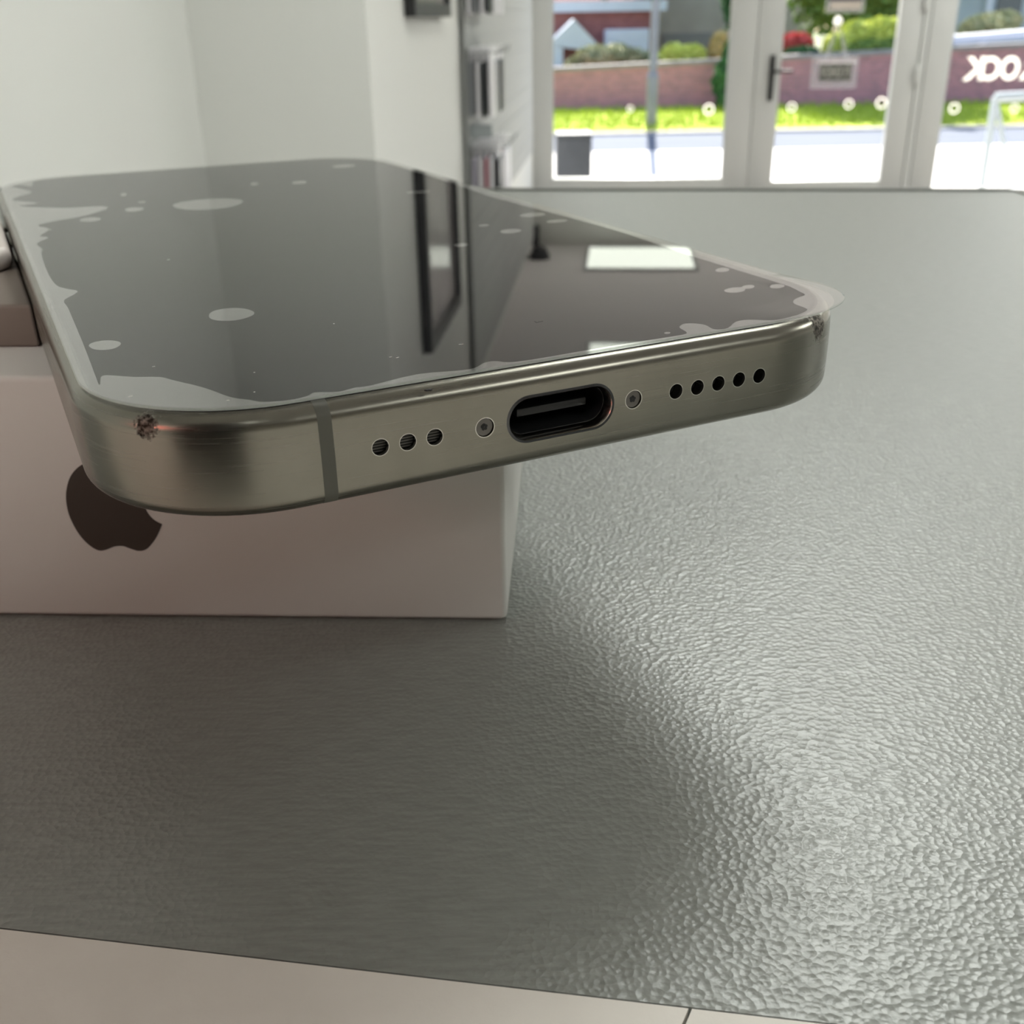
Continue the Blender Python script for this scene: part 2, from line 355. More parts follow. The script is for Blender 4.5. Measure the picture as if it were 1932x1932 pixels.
def packet(colour, w, hgt, th):
    key = (colour, round(hgt, 3))
    if key not in proto:
        bm = bmesh.new(); box(bm, (-w / 2, 0, 0), (w / 2, th, hgt * 0.8), bev=0.006)
        me = bpy.data.meshes.new('pack'); bm.to_mesh(me); bm.free(); me.materials.append(PM[colour])
        bm = bmesh.new(); box(bm, (-w / 2, th * .4, hgt * 0.8), (w / 2, th * .6, hgt))
        mh = bpy.data.meshes.new('card'); bm.to_mesh(mh); bm.free(); mh.materials.append(M_card2)
        proto[key] = (me, mh)
    return proto[key]
for rn, zb, hgt, cols in rows:
    nj = 5 if rn == 'bottom' else 4
    for k in range(3):
        Y = 4.09 + k * 0.15; base = wall_side_pt(Y)
        hk = bmesh.new(); p = base + Vector((0, 0, zb + hgt - 0.02)); L = 0.03 + nj * .022
        cyl(hk, p + dp * 0.0195, p + dp * (L + .01), 0.003, n=8); cyl(hk, p + dp * (L + .01), p + dp * (L + .02) + Vector((0, 0, .02)), 0.003, n=8)
        tag(obj('rack_hook', hk, M_hook), 'thin metal display hook, %s from left on the %s rack row' % (ORD[k], rn), 'hook', 'display hooks on the %s rack row' % rn)
        for j in range(nj):
            c = cols[(j + 2 * k) % 5]; th = 0.014; me, mh = packet(c, 0.12, hgt, th)
            off = 0.026 + j * 0.0225 + random.uniform(-.002, .002)
            t = empty('phone_case_packet', base + dp * (off + th) + Vector((0, 0, zb)), RZ + math.pi / 2 + random.uniform(-.03, .03))
            tag(t, '%s packet %s, on the %s hook from left, %s rack row' % (c, PLACE[nj][j], ORD[k], rn), 'packet', 'phone case packets on the %s rack row' % rn)
            a = bpy.data.objects.new('packet_body', me); b = bpy.data.objects.new('header_card', mh)
            for q in (a, b): COL.objects.link(q); q.parent = t
# grey ticket holder boxes between rows
M_gshelf = mat('grey_shelf', (0.36, 0.39, 0.40), 0.45)
bm = bmesh.new(); wbox(bm, 4.06, 4.10, ZC - 0.388, ZC - 0.345, 0.019, 0.10, .003)
tag(obj('ticket_holder', bm, M_gshelf), 'small grey ticket holder between the middle and bottom packet rows', 'holder')

# things on the shop glass
M_vinyl = mat('white_vinyl', (0.90, 0.89, 0.85), 0.4)
n_, l_, b_ = nodes(M_vinyl)          # thin film: daylight glows through it
_tl = n_.new('ShaderNodeBsdfTranslucent'); _tl.inputs[0].default_value = (0.95, 0.93, 0.88, 1)
_mx = n_.new('ShaderNodeMixShader'); _mx.inputs[0].default_value = 0.6
l_.new(b_.outputs[0], _mx.inputs[1]); l_.new(_tl.outputs[0], _mx.inputs[2]); l_.new(_mx.outputs[0], n_['Material Output'].inputs[0])
SM = Matrix(((dp.x, 0, dw.x, 0), (dp.y, 0, dw.y, 0), (0, 1, 0, 0), (0, 0, 0, 1)))   # text x along front, y up
def text_mesh(s, size, off=0.0, ext=0.002, mirror=False):
    cu = bpy.data.curves.new('txt', 'FONT'); cu.body = s; cu.size = size; cu.offset = off; cu.extrude = ext
    cu.resolution_u = 4
    o = bpy.data.objects.new('txt', cu); COL.objects.link(o); bpy.context.view_layer.update()
    me = bpy.data.meshes.new_from_object(o.evaluated_get(bpy.context.evaluated_depsgraph_get()))
    bpy.data.objects.remove(o)
    xs = [v.co.x for v in me.vertices]; x0, x1 = min(xs), max(xs)
    ys = [v.co.y for v in me.vertices]; y0, y1 = min(ys), max(ys)
    me.transform(Matrix.Translation((-(x0 + x1) / 2, -(y0 + y1) / 2, 0)))
    if mirror:
        me.transform(Matrix.Scale(-1, 4, (1, 0, 0))); me.flip_normals()
    return me, x1 - x0, y1 - y0
zt, zbm = SFz(1870, 107), SFz(1870, 152)
lt = empty('window_lettering', SF + dp * SFp(1870) + Vector((0, 0, zbm)))
tag(lt, 'thick white lettering on the right hand window, reversed as seen from inside', 'lettering')
for ch, xa, xb in (('K', 1820, 1859), ('C', 1857, 1890), ('O', 1890, 1926), ('R', 1928, 1962)):
    a, b = SFp(xa, 130), SFp(xb, 130)
    me, w, hh = text_mesh(ch, 0.16, 0.0035, 0.004, mirror=True)
    sx = (b - a) / w; sy = (zt - zbm) / hh
    me.transform(Matrix.Diagonal((sx, sy, 1, 1)))
    o = link('letter', me, M_vinyl)
    o.matrix_world = Matrix.Translation(SF + dp * ((a + b) / 2) + dw * 0.024 + Vector((0, 0, (zt + zbm) / 2))) @ SM
    keep_world(o, lt)
def sticker(px, py, r, lab):
    s = SFp(px, py); z = SFz(px, py); bm = bmesh.new(); c = SF + dp * s + Vector((0, 0, z))
    for rr, n in ((r, 28),):
        outer = []; inner = []
        for i in range(n):
            t = 2 * math.pi * i / n; e = dp * math.cos(t) + Vector((0, 0, math.sin(t)))
            outer.append(e * r); inner.append(e * r * 0.72)
        A = [[bm.verts.new(c + p + dw * o) for p in lst] for o in (0.029, 0.0302) for lst in (outer, inner)]
        for i in range(n):
            j = (i + 1) % n
            bm.faces.new((A[0][i], A[0][j], A[1][j], A[1][i])); bm.faces.new((A[2][i], A[3][i], A[3][j], A[2][j]))
            bm.faces.new((A[0][i], A[2][i], A[2][j], A[0][j])); bm.faces.new((A[1][i], A[1][j], A[3][j], A[3][i]))
    tag(obj('glass_sticker', bm, M_vinyl), lab, 'sticker', 'white ring stickers on the shop glass')
sticker(1189, 206, 0.020, 'faint white ring sticker in the middle of the left window')
sticker(1338, 207, 0.034, 'white ring sticker on the left window close to the door')
sticker(1495, 203, 0.028, 'white ring sticker on the door glass below the handle lever')
sticker(1603, 197, 0.028, 'white ring sticker on the door glass below the hanging sign')
sticker(1665, 195, 0.034, 'bright white ring sticker at the right edge of the door glass')
sticker(1803, 205, 0.032, 'white ring sticker on the right window below the lettering')
sticker(1917, 205, 0.026, 'ring sticker at the right edge of the photo on the right window')
# hanging sign in the door
M_acry = film_mat('clear_acrylic', 1.45, (0.82, 0.82, 0.86), 0.05, 0.18)
M_signface = mat('dark_sign_face', (0.08, 0.085, 0.07), 0.4); vary(M_signface, (0.06, 0.065, 0.055), (0.11, 0.115, 0.10), 60)
sa, sb = SFp(1531, 135), SFp(1618, 135); za, zb_ = SFz(1575, 166), SFz(1575, 107)
sg = empty('hanging_sign', SF + dp * ((sa + sb) / 2) + Vector((0, 0, za))); tag(sg, 'small clear framed sign hanging by straps on the door glass', 'sign')
bm = bmesh.new(); sbox(bm, sa, sb, za, zb_, -0.010, 0.020, 0.008); keep_world(obj('clear_case', bm, M_acry), sg)
ia, ib = SFp(1545, 135), SFp(1606, 135); ja, jb = SFz(1575, 153), SFz(1575, 120)
bm = bmesh.new(); sbox(bm, ia, ib, ja, jb, -0.014, -0.011); keep_world(obj('sign_panel', bm, M_signface), sg)
me, w, hh = text_mesh('IVOIHOI IYI', 0.1, 0.0, 0.001)
me.transform(Matrix.Diagonal(((ib - ia) * .9 / w, (jb - ja) * .62 / hh, 1, 1)))
o = link('sign_text', me, M_vinyl); o.matrix_world = Matrix.Translation(SF + dp * ((ia + ib) / 2) + dw * -0.016 + Vector((0, 0, (ja + jb) / 2 + .004))) @ SM; keep_world(o, sg)
bm = bmesh.new(); sbox(bm, ia, ib, ja, ja + .003, -0.017, -0.0145); sbox(bm, ia - .01, sb - .01, jb + .006, jb + .010, -0.013, -0.0105); keep_world(obj('border_line', bm, M_vinyl), sg)
hook = SF + dp * SFp(1583, 40) + dw * -0.002 + Vector((0, 0, SFz(1583, 40)))
for px in (1558, 1597):
    bm = bmesh.new(); e = SF + dp * SFp(px, 112) + dw * -0.002 + Vector((0, 0, SFz(px, 112)))
    side = dp * 0.016
    prism_pts = [hook - side * .3, hook + side * .3, e + side, e - side]
    v0 = [bm.verts.new(p - dw * .001) for p in prism_pts]; v1 = [bm.verts.new(p + dw * .001) for p in prism_pts]
    bm.faces.new(v0); bm.faces.new(v1[::-1])
    for i in range(4): bm.faces.new((v0[i], v0[(i + 1) % 4], v1[(i + 1) % 4], v1[i]))
    keep_world(obj('strap', bm, M_acry), sg)
bm = bmesh.new(); cyl(bm, hook - dw * .012, hook + dw * .033, 0.018, 0.026, 20); keep_world(obj('suction_cup', bm, M_vinyl, None, 0.6), sg)
sa, sb = SFp(1560, 5), SFp(1632, 5); za, zb_ = SFz(1590, 24), SFz(1590, -60)
sg2 = empty('hours_sign', SF + dp * ((sa + sb) / 2) + Vector((0, 0, za))); tag(sg2, 'clear framed notice on the door glass at the top edge of the photo', 'sign')
bm = bmesh.new(); sbox(bm, sa, sb, za, zb_, -0.006, 0.030, 0.008); keep_world(obj('clear_case', bm, M_acry), sg2)
M_cream = mat('cream_print', (0.55, 0.48, 0.42), 0.5); vary(M_cream, (0.5, 0.44, 0.38), (0.6, 0.53, 0.47), 20)
bm = bmesh.new(); sbox(bm, SFp(1566, 5), SFp(1625, 5), SFz(1590, 18), SFz(1590, 3), -0.010, -0.007); keep_world(obj('cream_strip', bm, M_cream), sg2)
bm = bmesh.new(); sbox(bm, SFp(1566, 5), SFp(1625, 5), SFz(1590, 2), SFz(1590, -50), -0.010, -0.007); keep_world(obj('sign_panel', bm, mat('navy_print', (0.03, 0.03, 0.06), 0.4)), sg2)

# ------------------------------------------------------------------ outside
GZ = -0.30
def strip(name, Y0, Y1, z, m, lab, cat, th=0.1, x0=-30, x1=45):
    o = obj(name, B((x0, Y0, z - th), (x1, Y1, z)), m); return struct(o, lab, cat)
M_pave = mat('pale_concrete', (0.62, 0.59, 0.55), 0.8); vary(M_pave, (0.56, 0.53, 0.50), (0.68, 0.65, 0.61), 0.9)
M_road = mat('asphalt', (0.11, 0.125, 0.165), 0.9, spec=0.2); vary(M_road, (0.10, 0.115, 0.15), (0.14, 0.155, 0.19), 3, stretch=(.2, 2, 1))
M_kerb = mat('kerb_stone', (0.40, 0.38, 0.36), 0.85); vary(M_kerb, (.36, .34, .32), (.45, .43, .41), 5)
strip('trim_3', 7.55, 13.7, GZ, M_pave, 'sunlit pale pavement outside the shop', 'pavement')
strip('trim_4', 13.7, 15.75, GZ - 0.01, M_road, 'grey road beyond the pavement', 'road')
strip('trim_5', 15.75, 15.95, GZ + 0.02, M_kerb, 'stone kerb between road and grass', 'kerb')
M_grass = mat('grass', (0.35, 0.5, 0.06), 0.9, spec=0.1); vary(M_grass, (0.30, 0.38, 0.04), (0.46, 0.54, 0.08), 6)
def grass():
    bm = bmesh.new(); X0, X1, Y0, Y1 = -2.0, 12.0, 15.95, 19.9
    nx, ny = 70, 24; V = [[bm.verts.new((X0 + (X1 - X0) * i / nx, Y0 + (Y1 - Y0) * j / ny, GZ + .03 + 0.03 * noise.noise(Vector((i * .3, j * .3, 0))))) for i in range(nx + 1)] for j in range(ny + 1)]
    for j in range(ny):
        for i in range(nx): bm.faces.new((V[j][i], V[j][i + 1], V[j + 1][i + 1], V[j + 1][i]))
    for _ in range(9000):
        x = random.uniform(X0, X1); y = random.uniform(Y0, Y1); hh = random.uniform(.05, .13); a = random.uniform(0, 3.14); w = .012
        z = GZ + .03; dx, dy = math.cos(a) * w, math.sin(a) * w
        bm.faces.new((bm.verts.new((x - dx, y - dy, z)), bm.verts.new((x + dx, y + dy, z)), bm.verts.new((x + random.uniform(-.04, .04), y + random.uniform(-.04, .04), z + hh))))
    return bm
tag(obj('grass_verge', grass(), M_grass), 'strip of short grass between the road and the brick wall', 'grass', kind='stuff')
M_brick = mat('dark_red_brick', (0.26, 0.12, 0.11), 0.85)
def brickify(m, c1, c2, mortar, scale=4.2):
    n, l, b = nodes(m); t = n.new('ShaderNodeTexBrick'); t.inputs['Scale'].default_value = scale
    t.inputs['Color1'].default_value = (*c1, 1); t.inputs['Color2'].default_value = (*c2, 1); t.inputs['Mortar'].default_value = (*mortar, 1)
    t.inputs['Mortar Size'].default_value = 0.012
    mp = n.new('ShaderNodeMapping'); mp.inputs['Rotation'].default_value = (math.pi / 2, 0, 0); l.new(tex(m), mp.inputs[0]); l.new(mp.outputs[0], t.inputs['Vector'])
    l.new(t.outputs['Color'], b.inputs['Base Color'])
brickify(M_brick, (0.56, 0.23, 0.25), (0.40, 0.18, 0.20), (0.44, 0.33, 0.35))
M_coping = mat('stone_coping', (0.30, 0.25, 0.26), 0.85); vary(M_coping, (.26, .21, .22), (.36, .31, .31), 4)
WY = 19.95
zt0 = at_Y(1250, 125, WY).z; zt1 = at_Y(1850, 92, WY).z
bw = empty('brick_wall', (3, WY, GZ)); tag(bw, 'long low red brick garden wall beyond the grass', 'wall')
bm = bmesh.new(); X0, X1 = -3.0, 16.0
def zl_(x): return zt0 + (zt1 - zt0) * (x - 2.8) / (8.7 - 2.8)
for (za_, zb2, ya, yb, nm, mm) in ((None, 0, 0, .3, 'brickwork', M_brick), (0, .07, -.03, .33, 'coping', M_coping)):
    bm2 = bmesh.new(); q = []
    for x in (X0, X1):
        zlo = GZ if za_ is None else zl_(x) + za_
        q.append([bm2.verts.new((x, WY + ya, zlo)), bm2.verts.new((x, WY + yb, zlo)), bm2.verts.new((x, WY + yb, zl_(x) + zb2)), bm2.verts.new((x, WY + ya, zl_(x) + zb2))])
    bm2.faces.new(q[0]); bm2.faces.new(q[1][::-1])
    for i in range(4): bm2.faces.new((q[0][i], q[1][i], q[1][(i + 1) % 4], q[0][(i + 1) % 4]))
    keep_world(obj(nm, bm2, mm), bw)
bm.free()
M_soil = mat('garden_soil', (0.12, 0.13, 0.06), 0.9); vary(M_soil, (.08, .10, .04), (.18, .19, .09), 2)
strip('trim_6', WY + .3, 90, GZ + 0.3, M_soil, 'raised garden ground behind the brick wall', 'ground', x0=-40, x1=70)

def foliage(bm, c, r, n, leaf=0.05, core=True):
    c = Vector(c); r = Vector(r)
    if core:
        q = bmesh.ops.create_icosphere(bm, subdivisions=3, radius=1.0)
        for v in q['verts']:
            d = v.co.normalized(); k = 0.80 + 0.25 * noise.noise(d * 2.5 + c)
            v.co = c + Vector((d.x * r.x, d.y * r.y, d.z * r.z)) * k
    for _ in range(n):
        d = Vector((random.gauss(0, 1), random.gauss(0, 1), random.gauss(0, 1))).normalized()
        k = 0.82 + 0.25 * noise.noise(d * 2.5 + c) + random.uniform(-.05, .22)
        p = c + Vector((d.x * r.x, d.y * r.y, d.z * r.z)) * k
        a = Vector((random.gauss(0, 1), random.gauss(0, 1), random.gauss(0, 1))).normalized() * leaf
        b = a.cross(Vector((random.gauss(0, 1), random.gauss(0, 1), random.gauss(0, 1)))).normalized() * leaf * .6
        bm.faces.new([bm.verts.new(p + a), bm.verts.new(p + b), bm.verts.new(p - a), bm.verts.new(p - b)])
def leafmat(name, a, b):
    m = mat(name, a, 0.7, spec=0.2); vary(m, a, b, 9, 3); return m
L_yel = leafmat('yellow_green_leaves', (0.60, 0.66, 0.08), (0.85, 0.86, 0.26))
L_ol = leafmat('olive_leaves', (0.20, 0.25, 0.12), (0.60, 0.56, 0.34))
L_dk = leafmat('dark_green_leaves', (0.03, 0.10, 0.035), (0.09, 0.21, 0.07))
L_md = leafmat('mid_green_leaves', (0.14, 0.24, 0.05), (0.33, 0.42, 0.10))
L_red = leafmat('red_leaves', (0.55, 0.07, 0.06), (0.80, 0.18, 0.15))
L_or = leafmat('golden_leaves', (0.50, 0.36, 0.10), (0.75, 0.58, 0.25))
M_bark = mat('bark', (0.10, 0.075, 0.055), 0.9); vary(M_bark, (.07, .05, .04), (.16, .12, .09), 10, stretch=(1, 1, .2))
def shrub(name, lab, cat, blobs, m, leaf=0.05, n=700):
    """blobs: photo px centre, px half-size, distance"""
    first = None; bm = bmesh.new()
    zmin = 9
    for (px, py, hx, hy, Y) in blobs:
        c = at_Y(px, py, Y); s = Y / ray(px, py).y / 1.0
        k = (at_Y(px + hx, py, Y) - c).length; kz = (at_Y(px, py + hy, Y) - c).length
        foliage(bm, c, (k, min(k, 1.2) * .8, kz), n, leaf)
    o = obj(name, bm, m, smooth=False); return tag(o, lab, cat)
shrub('garden_hedge', 'long olive hedge spilling over the brick wall below the white porch', 'hedge',
      [(1090, 130, 26, 22, 20.9), (1120, 110, 34, 24, 20.95), (1160, 106, 42, 22, 21.0), (1200, 112, 30, 18, 21.0), (1066, 150, 12, 22, 20.75)], L_ol, .05, 1100)
shrub('golden_shrub', 'small yellow green shrub on the wall right of the lamp post', 'shrub', [(1275, 106, 30, 24, 21.1), (1305, 108, 24, 24, 21.2)], L_yel, .05, 900)
shrub('orange_shrub', 'narrow golden orange shrub at the right edge of the left window', 'shrub', [(1356, 96, 17, 36, 21.2), (1356, 140, 14, 30, 21.2)], L_or, .05, 800)
shrub('red_shrub', 'red leaved shrub seen through the door beside the handle', 'shrub', [(1500, 82, 30, 18, 21.8), (1518, 88, 16, 14, 21.8), (1500, 130, 16, 44, 21.8)], L_red, .06, 900)
shrub('dark_shrub', 'dark low shrub under the red leaves behind the brick wall', 'shrub', [(1512, 104, 34, 16, 20.75), (1512, 140, 26, 30, 20.8)], L_dk, .05, 700)
shrub('yellow_hedge', 'bright yellow green hedge arching behind the hanging sign', 'hedge',
      [(1585, 82, 28, 20, 21.9), (1620, 66, 34, 26, 22.1), (1665, 60, 38, 26, 22.1), (1700, 62, 30, 24, 22.1), (1570, 93, 16, 14, 21.8), (1630, 120, 34, 46, 22.0)], L_yel, .06, 1500)
shrub('green_hedge', 'green hedge underneath the yellow foliage seen through the door', 'hedge', [(1640, 96, 42, 20, 20.8), (1685, 94, 34, 20, 20.85), (1660, 140, 34, 30, 20.85)], L_md, .05, 1100)
shrub('window_bush', 'round sunlit bush over the wall behind the lettered window', 'bush', [(1860, 48, 40, 22, 21.3), (1895, 42, 28, 20, 21.4), (1830, 56, 20, 14, 21.2)], L_ol, .06, 1300)
shrub('climbing_ivy', 'dark ivy climbing over the wall at the right of the left window', 'ivy', [(1366, 150, 20, 40, 19.5), (1372, 200, 20, 44, 19.4), (1378, 105, 14, 30, 19.55)], L_dk, .05, 900)
def tree(lab, x, Y, trunk_h, blobs, m, leaf=.12, n=1500, r=.16):
    t = empty('tree', (x, Y, GZ + .3)); tag(t, lab, 'tree')
    bm = bmesh.new(); cyl(bm, (x, Y, GZ + .2), (x + .1, Y, GZ + .3 + trunk_h), r, r * .6, 12)
    for a in range(5):
        cyl(bm, (x + .08, Y, GZ + trunk_h * .8), (x + 1.2 * math.cos(a * 1.3), Y + 1.2 * math.sin(a * 1.3), GZ + trunk_h + 1.3), r * .45, r * .15, 8)
    keep_world(obj('trunk', bm, M_bark), t)
    bm = bmesh.new()
    for c, rr in blobs: foliage(bm, c, rr, n, leaf)
    keep_world(obj('crown', bm, m), t)
tree('dark leafy tree whose low branches hang into the top of the left window', 5.2, 24.6, 3.2,
     [((2.9, 23.6, 2.35), (1.0, .9, .75)), ((3.9, 23.5, 2.6), (1.1, .9, .8)), ((4.9, 23.4, 1.75), (.45, .6, .9)), ((2.2, 23.8, 2.1), (.55, .6, .45))], L_dk)
tree('broad green tree filling the upper door glass behind the yellow hedge', 8.1, 25.5, 2.2,
     [((7.4, 25.2, 2.2), (1.3, 1.0, 1.5)), ((8.6, 25.2, 2.3), (1.2, 1.0, 1.6)), ((7.2, 24.6, 6.0), (1.6, 1.5, 1.9))], L_md)
tree('tall dark tree out of view at the far right, added to shade the grass', 10.9, 23.4, 3.6,
     [((10.6, 23.4, 6.2), (1.7, 1.5, 1.8))], L_dk)  # unseen tree, added to cast shade on the grass

# lamp post
M_post = mat('grey_lamp_post', (0.24, 0.23, 0.24), 0.6); vary(M_post, (.21, .20, .21), (.27, .26, .27), 4)
pb = at_Y(1228, 246, 16.6); lp = empty('lamp_post', (pb.x, 16.6, GZ + .02)); tag(lp, 'grey lamp post standing in the grass outside the left window', 'lamp post')
bm = bmesh.new(); cyl(bm, (pb.x, 16.6, GZ), (pb.x, 16.6, GZ + 5.5), .062, .05, 20); keep_world(obj('pole', bm, M_post, None, .6), lp)
bm = bmesh.new(); zc_ = at_Y(1230, 146, 16.6).z; cyl(bm, (pb.x, 16.6, GZ), (pb.x, 16.6, zc_), .082, .082, 20); cyl(bm, (pb.x, 16.6, zc_), (pb.x, 16.6, zc_ + .07), .092, .066, 20); keep_world(obj('base_sleeve', bm, M_post, None, .6), lp)

# houses
M_redroof = mat('red_roof_tiles', (0.42, 0.16, 0.14), 0.8); brickify(M_redroof, (0.45, 0.17, 0.15), (0.36, 0.13, 0.12), (0.3, 0.12, 0.11), 3)
M_render = mat('beige_render', (0.62, 0.53, 0.42), 0.85); vary(M_render, (.58, .49, .39), (.66, .57, .46), 2)
M_whiter = mat('white_render', (0.80, 0.80, 0.86), 0.8); vary(M_whiter, (.77, .77, .83), (.84, .84, .89), 2)
M_paleb = mat('pale_blue_grey_render', (0.50, 0.55, 0.56), 0.8); vary(M_paleb, (.46, .51, .52), (.55, .60, .61), 2)
M_win = mat('dark_window_glass', (0.10, 0.12, 0.14), 0.1)
hy = 30.0
def hx(px, y=60, Y=hy): return at_Y(px, y, Y).x
def hz(px, y, Y=hy): return at_Y(px, y, Y).z
h1 = empty('red_brick_house', (hx(1120), hy, GZ)); tag(h1, 'red brick house with a pale top and a white gabled porch behind the hedge', 'house')
xl, xr = hx(1000), hx(1232)
keep_world(obj('wall', B((xl, hy, GZ), (xr, hy + 6, hz(1120, 22))), M_redroof), h1)
bm = bmesh.new(); box(bm, (xl - .3, hy - .3, hz(1120, 22)), (xr + .3, hy + 6.3, hz(1120, 22) + .25)); keep_world(obj('eaves', bm, M_whiter), h1)
bm = bmesh.new(); z0_, e = hz(1120, 22) + .25, .3
q = [bm.verts.new(p) for p in ((xl - e, hy - e, z0_), (xr + e, hy - e, z0_), (xr + e, hy + 6 + e, z0_), (xl - e, hy + 6 + e, z0_), (xl - e, hy + 3, z0_ + 2.4), (xr + e, hy + 3, z0_ + 2.4))]
for f in ((0, 1, 5, 4), (2, 3, 4, 5), (1, 2, 5), (3, 0, 4), (3, 2, 1, 0)): bm.faces.new([q[i] for i in f])
keep_world(obj('roof', bm, M_redroof), h1)
# porch
py0 = hy - 1.4; a, b, c = at_Y(1040, 78, py0), at_Y(1130, 86, py0), at_Y(1083, 36, py0)
bm = bmesh.new(); q0 = [bm.verts.new((p.x, py0, p.z)) for p in (a, b, c)]; q1 = [bm.verts.new((p.x, hy, p.z)) for p in (a, b, c)]
lo0 = [bm.verts.new((p.x, py0, p.z - .12)) for p in (a, b)]; lo1 = [bm.verts.new((p.x, hy, p.z - .12)) for p in (a, b)]
for f in ((q0[0], q0[1], q0[2]), (q1[0], q1[2], q1[1]), (q0[1], q1[1], q1[2], q0[2]), (q0[0], q0[2], q1[2], q1[0]), (q0[0], lo0[0], lo0[1], q0[1]), (q1[0], q1[1], lo1[1], lo1[0]), (lo0[0], lo1[0], lo1[1], lo0[1]), (q0[0], q1[0], lo1[0], lo0[0]), (q0[1], lo0[1], lo1[1], q1[1])): bm.faces.new(f)
pg = obj('porch', bm, M_whiter); keep_world(pg, h1)
p0, p1 = at_Y(1044, 100, py0), at_Y(1062, 100, py0)
keep_world(obj('porch_post', B((p0.x, py0, GZ), (p1.x, py0 + .25, a.z - .12)), M_whiter), h1)
p0, p1, p2 = at_Y(1140, 62, hy - .1), at_Y(1222, 54, hy - .1), at_Y(1190, 100, hy - .1)
bayf = obj('bay_window', B((p0.x, hy - .5, p2.z), (p1.x, hy, p1.z), bev=.03), M_whiter); keep_world(bayf, h1)
# beige house
hb_ = 33.0
h2 = empty('beige_house', (hx(1400, 60, hb_), hb_, GZ)); tag(h2, 'beige rendered house wall between the lamp post and the green trees', 'house')
keep_world(obj('wall', B((hx(1234, 60, hb_), hb_, GZ), (hx(1536, 60, hb_), hb_ + 6, GZ + 7)), M_render), h2)
w0 = at_Y(1262, 70, hb_); 
keep_world(obj('grey_band', B((hx(1250, 60, hb_), hb_ - .08, hz(1290, 96, hb_)), (hx(1345, 60, hb_), hb_, hz(1290, 62, hb_))), mat('grey_render', (0.40, 0.36, 0.32), .85)), h2)
keep_world(obj('roof', B((hx(1234, 60, hb_) - .3, hb_ - .4, GZ + 7), (hx(1536, 60, hb_) + .3, hb_ + 6.3, GZ + 7.3)), M_redroof), h2)
# pale house on the right
hc = 28.0
h3 = empty('pale_house', (hx(1880, 40, hc), hc, GZ)); tag(h3, 'pale blue grey house behind the bush in the right window', 'house')
keep_world(obj('wall', B((hx(1745, 40, hc), hc, GZ), (hx(2030, 40, hc), hc + 6, GZ + 6)), M_paleb), h3)
keep_world(obj('drainpipe', B((hx(1856, 20, hc), hc - .14, GZ), (hx(1866, 20, hc), hc - .02, GZ + 6)), M_whiter), h3)
keep_world(obj('roof', B((hx(1745, 40, hc) - .3, hc - .4, GZ + 6), (hx(2030, 40, hc) + .3, hc + 6.3, GZ + 6.3)), M_redroof), h3)
wp = at_Y(1870, 22, hc); keep_world(obj('window', B((hx(1878, 20, hc), hc - .05, hz(1900, 60, hc)), (hx(1925, 20, hc), hc, hz(1900, -30, hc))), M_win), h3)
# pale ledge over the wall right
a, b = at_Y(1780, 85, 20.5), at_Y(1990, 68, 20.5)
bm = bmesh.new(); th_ = .14
q = [bm.verts.new(p) for p in ((a.x, 20.4, a.z), (b.x, 20.4, b.z), (b.x, 20.4, b.z + th_), (a.x, 20.4, a.z + th_), (a.x, 20.8, a.z), (b.x, 20.8, b.z), (b.x, 20.8, b.z + th_), (a.x, 20.8, a.z + th_))]
for f in ((0, 1, 2, 3), (7, 6, 5, 4), (0, 4, 5, 1), (3, 2, 6, 7), (0, 3, 7, 4), (1, 5, 6, 2)): bm.faces.new([q[i] for i in f])
tag(obj('garden_ledge', bm, M_whiter), 'pale blue white ledge running above the brick wall in the right window', 'ledge')
# bin outside left window
M_bin = mat('dark_slate_plastic', (0.055, 0.06, 0.072), 0.5); vary(M_bin, (.05, .055, .066), (.065, .07, .083), 8)
a, b = at_Y(1050, 253, 7.75), at_Y(1117, 253, 7.75)
bn = empty('litter_bin', ((a.x + b.x) / 2, 7.85, GZ)); tag(bn, 'dark slate rectangular bin standing outside the lower corner of the left window', 'bin')
keep_world(obj('body', B((a.x, 7.75, GZ), (b.x, 7.97, a.z - .03), bev=.006), M_bin), bn)
keep_world(obj('carton', B((a.x - .004, 7.745, a.z - .029), (b.x + .004, 7.975, a.z), bev=.006), M_bin), bn)
# pale frame outside right window, standing in for a reflection in the glass
M_pf = mat('pale_reflection_grey', (0.42, 0.46, 0.47), 0.5)
fr_ = empty('reflection_frame', (at_Y(1900, 280, 9.0).x, 9.0, GZ)); tag(fr_, 'pale frame standing in for a reflection in the right hand window', 'reflection_frame')
def bar(bm, p, q, w): cyl(bm, p, q, w, w, 12)
pts = {k: at_Y(*v, 9.0) for k, v in {'tl': (1878, 184), 'tr': (1990, 178), 'bl': (1862, 290), 'bm': (1896, 285)}.items()}
bm = bmesh.new(); bar(bm, pts['tl'], pts['tr'], .038); keep_world(obj('top_rail', bm, M_pf, None, .6), fr_)
for u, v_ in (('tl', 'bl'), ('tl', 'bm')):
    d_ = (pts[v_] - pts[u]); e_ = pts[u] + d_ * ((GZ - pts[u].z) / d_.z)
    bm = bmesh.new(); bar(bm, pts[u], e_, .030 if v_ == 'bl' else .02); keep_world(obj('leg', bm, M_pf, None, .6), fr_)
e_ = pts['tr']; bm = bmesh.new(); bar(bm, e_, Vector((e_.x + .05, e_.y, GZ)), .03); keep_world(obj('leg', bm, M_pf, None, .6), fr_)

